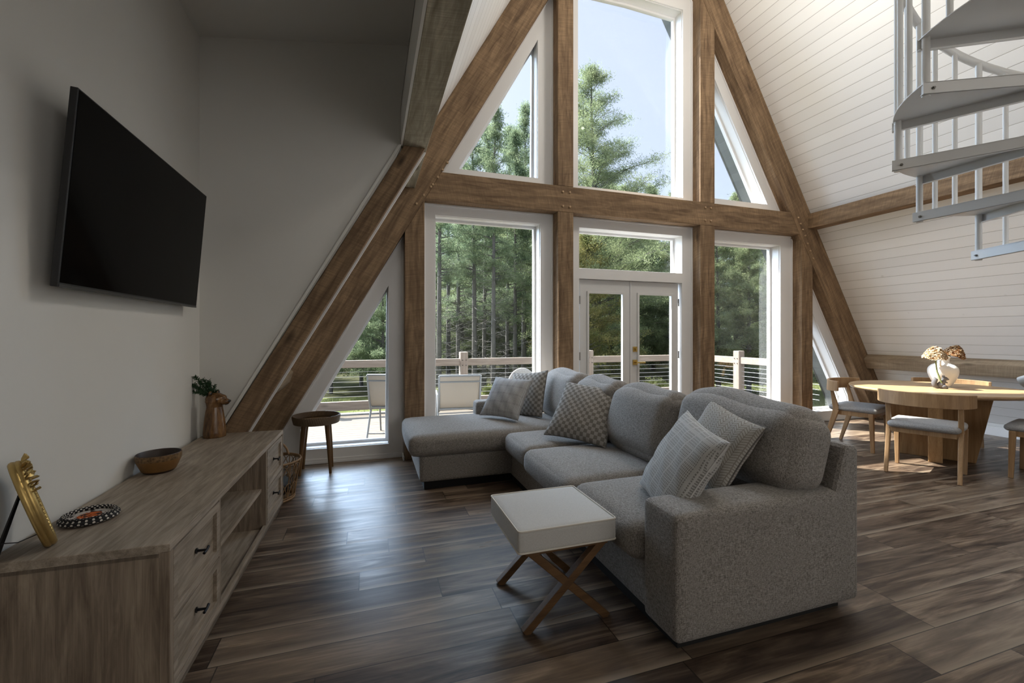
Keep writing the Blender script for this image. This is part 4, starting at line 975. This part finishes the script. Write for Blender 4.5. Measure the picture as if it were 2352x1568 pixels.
# exterior overhang of the roof beyond the gable wall
ovm = MB().prism([(xout_r(-.1)+.0, -.1), (xout_r(-.1)+.2, -.1), (XC+.1, APEX+.2), (XC, APEX)], 5.08, 5.72)
struct(ovm, 'trim_3', m_soffit)
struct(MB().prism([(xout_l(-.1)-.2, -.1), (xout_l(-.1), -.1), (XC, APEX), (XC-.1, APEX+.2)], 5.08, 5.72), 'trim_4', m_soffit)

# ================================================================== PATIO CHAIRS
def make_patio(label):
    t = thing('patio_chair', (0, 0, 0), label, 'chair', 0, 'sling chairs on the deck')
    # local +Y is the front; the back leans to -Y
    for s in (-1, 1):
        x = s*.27
        MB().tube([(x, -.34, .88), (x, -.26, .52), (x, -.20, .40), (x, .24, .40)], .014, 8).build('side_frame', m_alu, t, smooth=60)
        MB().tube([(x*1.04, -.34, 0), (x*1.04, -.16, .38), (x*1.05, -.12, .60), (x*1.05, .24, .62), (x*1.05, .30, .57)], .014, 8).build('arm_leg', m_alu, t, smooth=60)
        MB().tube([(x*1.04, .30, 0), (x*1.04, .24, .42), (x*1.05, .22, .62)], .013, 8).build('leg', m_alu, t, smooth=60)
    MB().tube([(-.27, -.34, .88), (.27, -.34, .88)], .014, 8).tube([(-.27, -.325, .80), (.27, -.325, .80)], .011, 8).tube([(-.27, -.215, .43), (.27, -.215, .43)], .012, 8).tube([(-.28, -.30, .09), (.28, -.30, .09)], .010, 8).build('crossbar', m_alu, t, smooth=60)
    vs = []; P = [(-.345, .875), (-.30, .70), (-.255, .54), (-.20, .425), (-.08, .40), (.08, .395), (.24, .41)]
    for y, z in P: vs += [(-.262, y, z), (.262, y, z), (-.262, y+.004, z-.004), (.262, y+.004, z-.004)]
    fs = []
    for i in range(len(P)-1):
        a = 4*i; fs += [(a, a+1, a+5, a+4), (a+2, a+6, a+7, a+3), (a, a+4, a+6, a+2), (a+1, a+3, a+7, a+5)]
    fs += [(0, 2, 3, 1), (24, 25, 27, 26)]
    MB().add(vs, fs).build('sling', m_sling, t, smooth=60)
    return t
pc = make_patio('beige sling patio chair on the deck, seen over the chaise')
pc.location = (1.16, 5.98, -.1); pc.rotation_euler.z = math.radians(-6); kp = kids_of(pc)
c = copy_tree(pc, kp); c.location = (.33, 6.38, -.1); c.rotation_euler.z = math.radians(-18)
c['label'] = 'beige sling patio chair on the deck, its edge seen through the low triangular window'
# round pale chair back seen over the checkered pillow
rc = thing('round_patio_chair', at(1199, 6.9, -.1), 'pale rounded patio chair back outside, peeking over the checkered pillow', 'chair', math.radians(0))
m_ = MB().ball((0, 0, .60), .25, 16, (1, .16, 1.18)); m_.build('backrest', m_seat, rc, smooth=180)
MB().rbox((0, .26, .40), (.50, .50, .08), .04, (0, 0, .01), 10).build('seat', m_seat, rc, smooth=180)
for sx in (-1, 1):
    for sy_ in (.05, .45): MB().tube([(sx*.2, sy_, .38), (sx*.23, sy_, 0)], .013, 8).build('leg', m_alu, rc, smooth=60)

# ================================================================== GROUND, LAWN, TREES
def terrain(name, mat, x0, x1, y0, y1, hfun, n, kind='structure'):
    vs = []; fs = []
    for i in range(n+1):
        for j in range(n+1):
            x = x0+(x1-x0)*i/n; y = y0+(y1-y0)*j/n; vs.append((x, y, hfun(x, y)))
    for i in range(n):
        for j in range(n): a = i*(n+1)+j; fs.append((a, a+n+1, a+n+2, a+1))
    o = MB().add(vs, fs).build(name, mat, smooth=180); o['kind'] = kind; return o
def ghz(x, y):
    d = max(0, y-19); return -1.0+.03*math.sin(x*.7)*math.cos(y*.5)+.06*d
terrain('ground', m_ground, -60, 90, -20, 75, ghz, 60)
def lawnz(x, y): return ghz(x, y)+.03
lw = terrain('lawn', m_lawn, -14, 40, 8.0, 17.0, lawnz, 30)
lw['label'] = 'sunlit green lawn beyond the deck'; lw['category'] = 'lawn'; lw['kind'] = 'stuff'
random.seed(21); gb = MB()
for i in range(9000):
    x = random.uniform(-6, 26); y = random.uniform(8.6, 16.5); z = lawnz(x, y); h = random.uniform(.05, .14); w = .012; a = random.uniform(0, PI)
    dx, dy = math.cos(a)*w, math.sin(a)*w; gb.add([(x-dx, y-dy, z), (x+dx, y+dy, z), (x+random.uniform(-.04, .04), y+random.uniform(-.04, .04), z+h)], [(0, 1, 2)])
g_o = gb.build('grass', m_lawn); tag(g_o, 'short blades of grass growing on the lawn', 'grass', kind='stuff')

def tree_meshes(seed, H, crown, base, nbr, dens, blade=.20, droop=.15, bare=.0, deadn=0, tr=.16):
    rng = np.random.default_rng(seed); tv = MB()
    bend = rng.uniform(-.25, .25, 2)
    def axis(z): s = z/H; return np.array([bend[0]*s*s, bend[1]*s*s, z])
    tv.tube([axis(z) for z in np.linspace(-.5, H, 9)], [tr*(1-.88*max(z, 0)/H) for z in np.linspace(-.5, H, 9)], 8)
    P = []
    for i in range(nbr):
        z = base+(H-base)*(i+rng.random()*.7)/nbr; s = (z-base)/(H-base)
        L = crown*(1-s)**.8*(.45+.65*rng.random())*min(1, .45+s*4); a = rng.random()*2*PI
        d = np.array([math.cos(a), math.sin(a), .15+.55*s]); p0 = axis(z); p2 = p0+d*L; p2[2] -= droop*L*(1-s); p1 = (p0+p2)/2+np.array([0, 0, .08*L])
        tv.tube([p0, p1, p2], [.028*(1-s)+.010, .016*(1-s)+.007, .004], 4, False)
        nt_ = max(2, int(L*3.0))
        for k in range(nt_):
            f_ = .25+.75*(k+rng.random())/nt_; q = p0+(p1-p0)*min(1, f_*2) if f_ < .5 else p1+(p2-p1)*(f_-.5)*2
            e = q+rng.normal(size=3)*np.array([.22, .22, .10])*L*.5+np.array([0, 0, .05]); tv.tube([q, e], [.007, .003], 3, False)
            P += [e, (e+q)/2, q]
    for i in range(deadn):
        z = .8+(base+1.0-.8)*rng.random() if base > 1 else 1+rng.random()*3; a = rng.random()*2*PI; L = .5+1.1*rng.random(); p0 = axis(z)
        p1 = p0+np.array([math.cos(a), math.sin(a), rng.uniform(-.15, .45)])*L; tv.tube([p0, (p0+p1)/2+np.array([0, 0, -.05*L]), p1], [.012, .008, .003], 3, False)
        for k in range(3):
            q = p0+(p1-p0)*rng.uniform(.4, .95); e = q+rng.normal(size=3)*.22; tv.tube([q, e], [.004, .002], 3, False)
    P = np.array(P); n = len(P)*dens
    C = np.repeat(P, dens, axis=0)+rng.normal(size=(n, 3))*np.array([.15, .15, .09])
    D = rng.normal(size=(n, 3)); D[:, 2] += .35; D /= np.linalg.norm(D, axis=1)[:, None]
    W = np.cross(D, rng.normal(size=(n, 3))); W /= np.linalg.norm(W, axis=1)[:, None]
    Ln = blade*rng.uniform(.6, 1.2, n)[:, None]
    V = np.stack([C-W*blade*.10, C+W*blade*.10, C+D*Ln], axis=1).reshape(-1, 3)
    me = bpy.data.meshes.new('foliage'); me.vertices.add(len(V)); me.vertices.foreach_set('co', V.ravel().astype(np.float32))
    me.loops.add(len(V)); me.loops.foreach_set('vertex_index', np.arange(len(V), dtype=np.int32))
    me.polygons.add(n); me.polygons.foreach_set('loop_start', np.arange(0, len(V), 3, dtype=np.int32)); me.update(calc_edges=True); me.validate()
    tmp = tv.build('trunk', m_bark, smooth=60); tm_ = tmp.data; bpy.data.objects.remove(tmp)
    return tm_, me
PROTO = {
    'pine': tree_meshes(1, 13.6, 5.4, 2.0, 190, 52, .105, -.05, tr=.17),
    'stand': tree_meshes(2, 14, 1.7, 5.6, 64, 44, .14, .2, deadn=90, tr=.14),
    'stand2': tree_meshes(3, 13, 1.9, 3.6, 64, 44, .145, .2, deadn=70, tr=.12),
    'bushy': tree_meshes(4, 11, 3.0, .7, 110, 48, .16, .25, tr=.16),
    'broad': tree_meshes(6, 8, 3.2, 1.2, 95, 40, .14, .1, deadn=40, tr=.12),
}
def tree(kind, u, t, sc, label, mat=m_pine, name='pine_tree', group='trees beyond the deck', rz=None):
    p = at(u, t, 0); p.z = ghz(p.x, p.y)-.1
    r = thing(name, p, label, 'tree', random.uniform(0, 6.28) if rz is None else rz, group); r.scale = (sc, sc, sc)
    a, c = PROTO[kind]
    o1 = bpy.data.objects.new('trunk', a); COL.objects.link(o1); o1.parent = r
    if not a.materials: a.materials.append(m_bark)
    o2 = bpy.data.objects.new('foliage', c); COL.objects.link(o2); o2.parent = r
    if not c.materials: c.materials.append(m_pine)
    if mat is not m_pine: o2.material_slots[0].link = 'OBJECT'; o2.material_slots[0].material = mat
    return r
ORD = ('leftmost', 'second from the left', 'third from the left', 'fourth from the left', 'fifth from the left', 'sixth from the left', 'seventh from the left', 'eighth from the left', 'ninth from the left', 'tenth from the left')
def order(lst, u): return ORD[sorted(q[0] for q in lst).index(u)]
random.seed(11)
tree('pine', 1368, 17.5, .965, 'tall open-crowned pine filling the large upper central window', rz=.6)
GROVE = ((1008, 14.5, .74), (1052, 17, .82), (1090, 15.5, .78), (1112, 18, .85), (1133, 14.5, .72), (1183, 17, .80), (1203, 19, .88), (1165, 21, .95), (1030, 21, .9))
for i, (u, t, sc) in enumerate(GROVE):
    tree('stand' if i % 2 == 0 else 'stand2', u, t, sc, 'slender bare-trunked pine through the large left window, '+order(GROVE, u), m_pine2, group='bare-trunked pines of the grove')
BEHIND = ((1060, 24, .84, 'bushy'), (1130, 25, .92, 'bushy'), (1195, 24, .98, 'bushy'), (1245, 22, .9, 'bushy'), (1000, 26, .9, 'bushy'), (1085, 30, 1.05, 'bushy'), (1165, 31, 1.1, 'bushy'))
for u, t, sc, k in BEHIND:
    tree(k, u, t, sc, 'dense green tree behind the bare-trunked grove, '+order(BEHIND, u), m_pine, 'evergreen_tree', 'dense trees behind the grove')
LEFTW = ((700, 20, .72), (760, 17, .70), (830, 19, .74), (880, 16, .66), (930, 20, .8), (800, 26, .9))
for u, t, sc in LEFTW:
    tree('broad', u, t, sc, 'pale-branched tree left of the grove behind the railing, '+order(LEFTW, u), m_pine2, 'forest_tree', 'trees left of the grove')
DOORW = ((1310, 21, .95), (1400, 25, .98), (1455, 23, .90), (1500, 26, 1.0), (1545, 24, .92), (1590, 26, 1.0), (1440, 30, 1.1), (1350, 27, 1.05))
for u, t, sc in DOORW:
    tree('bushy', u, t, sc, 'dark dense evergreen beyond the french doors, '+order(DOORW, u), m_pine, 'evergreen_tree', 'evergreens behind the doors')
RIGHTW = ((1650, 18, .66), (1720, 17, .62), (1785, 18, .68), (1690, 25, .94), (1760, 27, 1.0), (1830, 22, .8), (1620, 24, .88), (1900, 24, .8))
for u, t, sc in RIGHTW:
    tree('bushy', u, t, sc, 'bright spreading evergreen around the right-hand window, '+order(RIGHTW, u), m_pine, 'evergreen_tree', 'evergreens right of the doors')
for u, t, sc in ((1700, 33, 1.0), (1780, 35, 1.0), (1600, 34, 1.), (1500, 36, 1.), (1400, 38, 1.05), (1240, 36, 1.1), (1120, 40, 1.15), (980, 36, 1.05), (860, 34, 1.), (740, 34, 1.), (1880, 34, .9), (1980, 36, .9), (1950, 24, .7)):
    tree('bushy', u, t, sc, 'distant evergreen on the rise behind the nearer trees', m_pine2, 'evergreen_tree', 'distant evergreens on the rise')
tree('broad', 1345, 14.5, .72, 'small half-bare tree with yellowing leaves outside the french doors', m_autumn, 'autumn_tree', None)
SH = tree_meshes(9, 1.1, 1.0, .05, 46, 26, .13, 0, tr=.03)
PROTO['shrub'] = SH
SHRUB = ((1480, 12.5, .8), (1520, 12.2, .9), (1560, 12.6, .85), (1445, 13, .7), (1380, 13.5, .6), (1215, 13.5, .7), (1080, 13.2, .55), (1125, 13.8, .6), (1600, 13.4, .8), (1010, 13.6, .55))
for u, t, sc in SHRUB:
    tree('shrub', u, t, sc, 'low sunlit yellow-green shrub along the lawn edge, '+order(SHRUB, u), m_shrub, 'shrub', 'shrubs along the lawn')
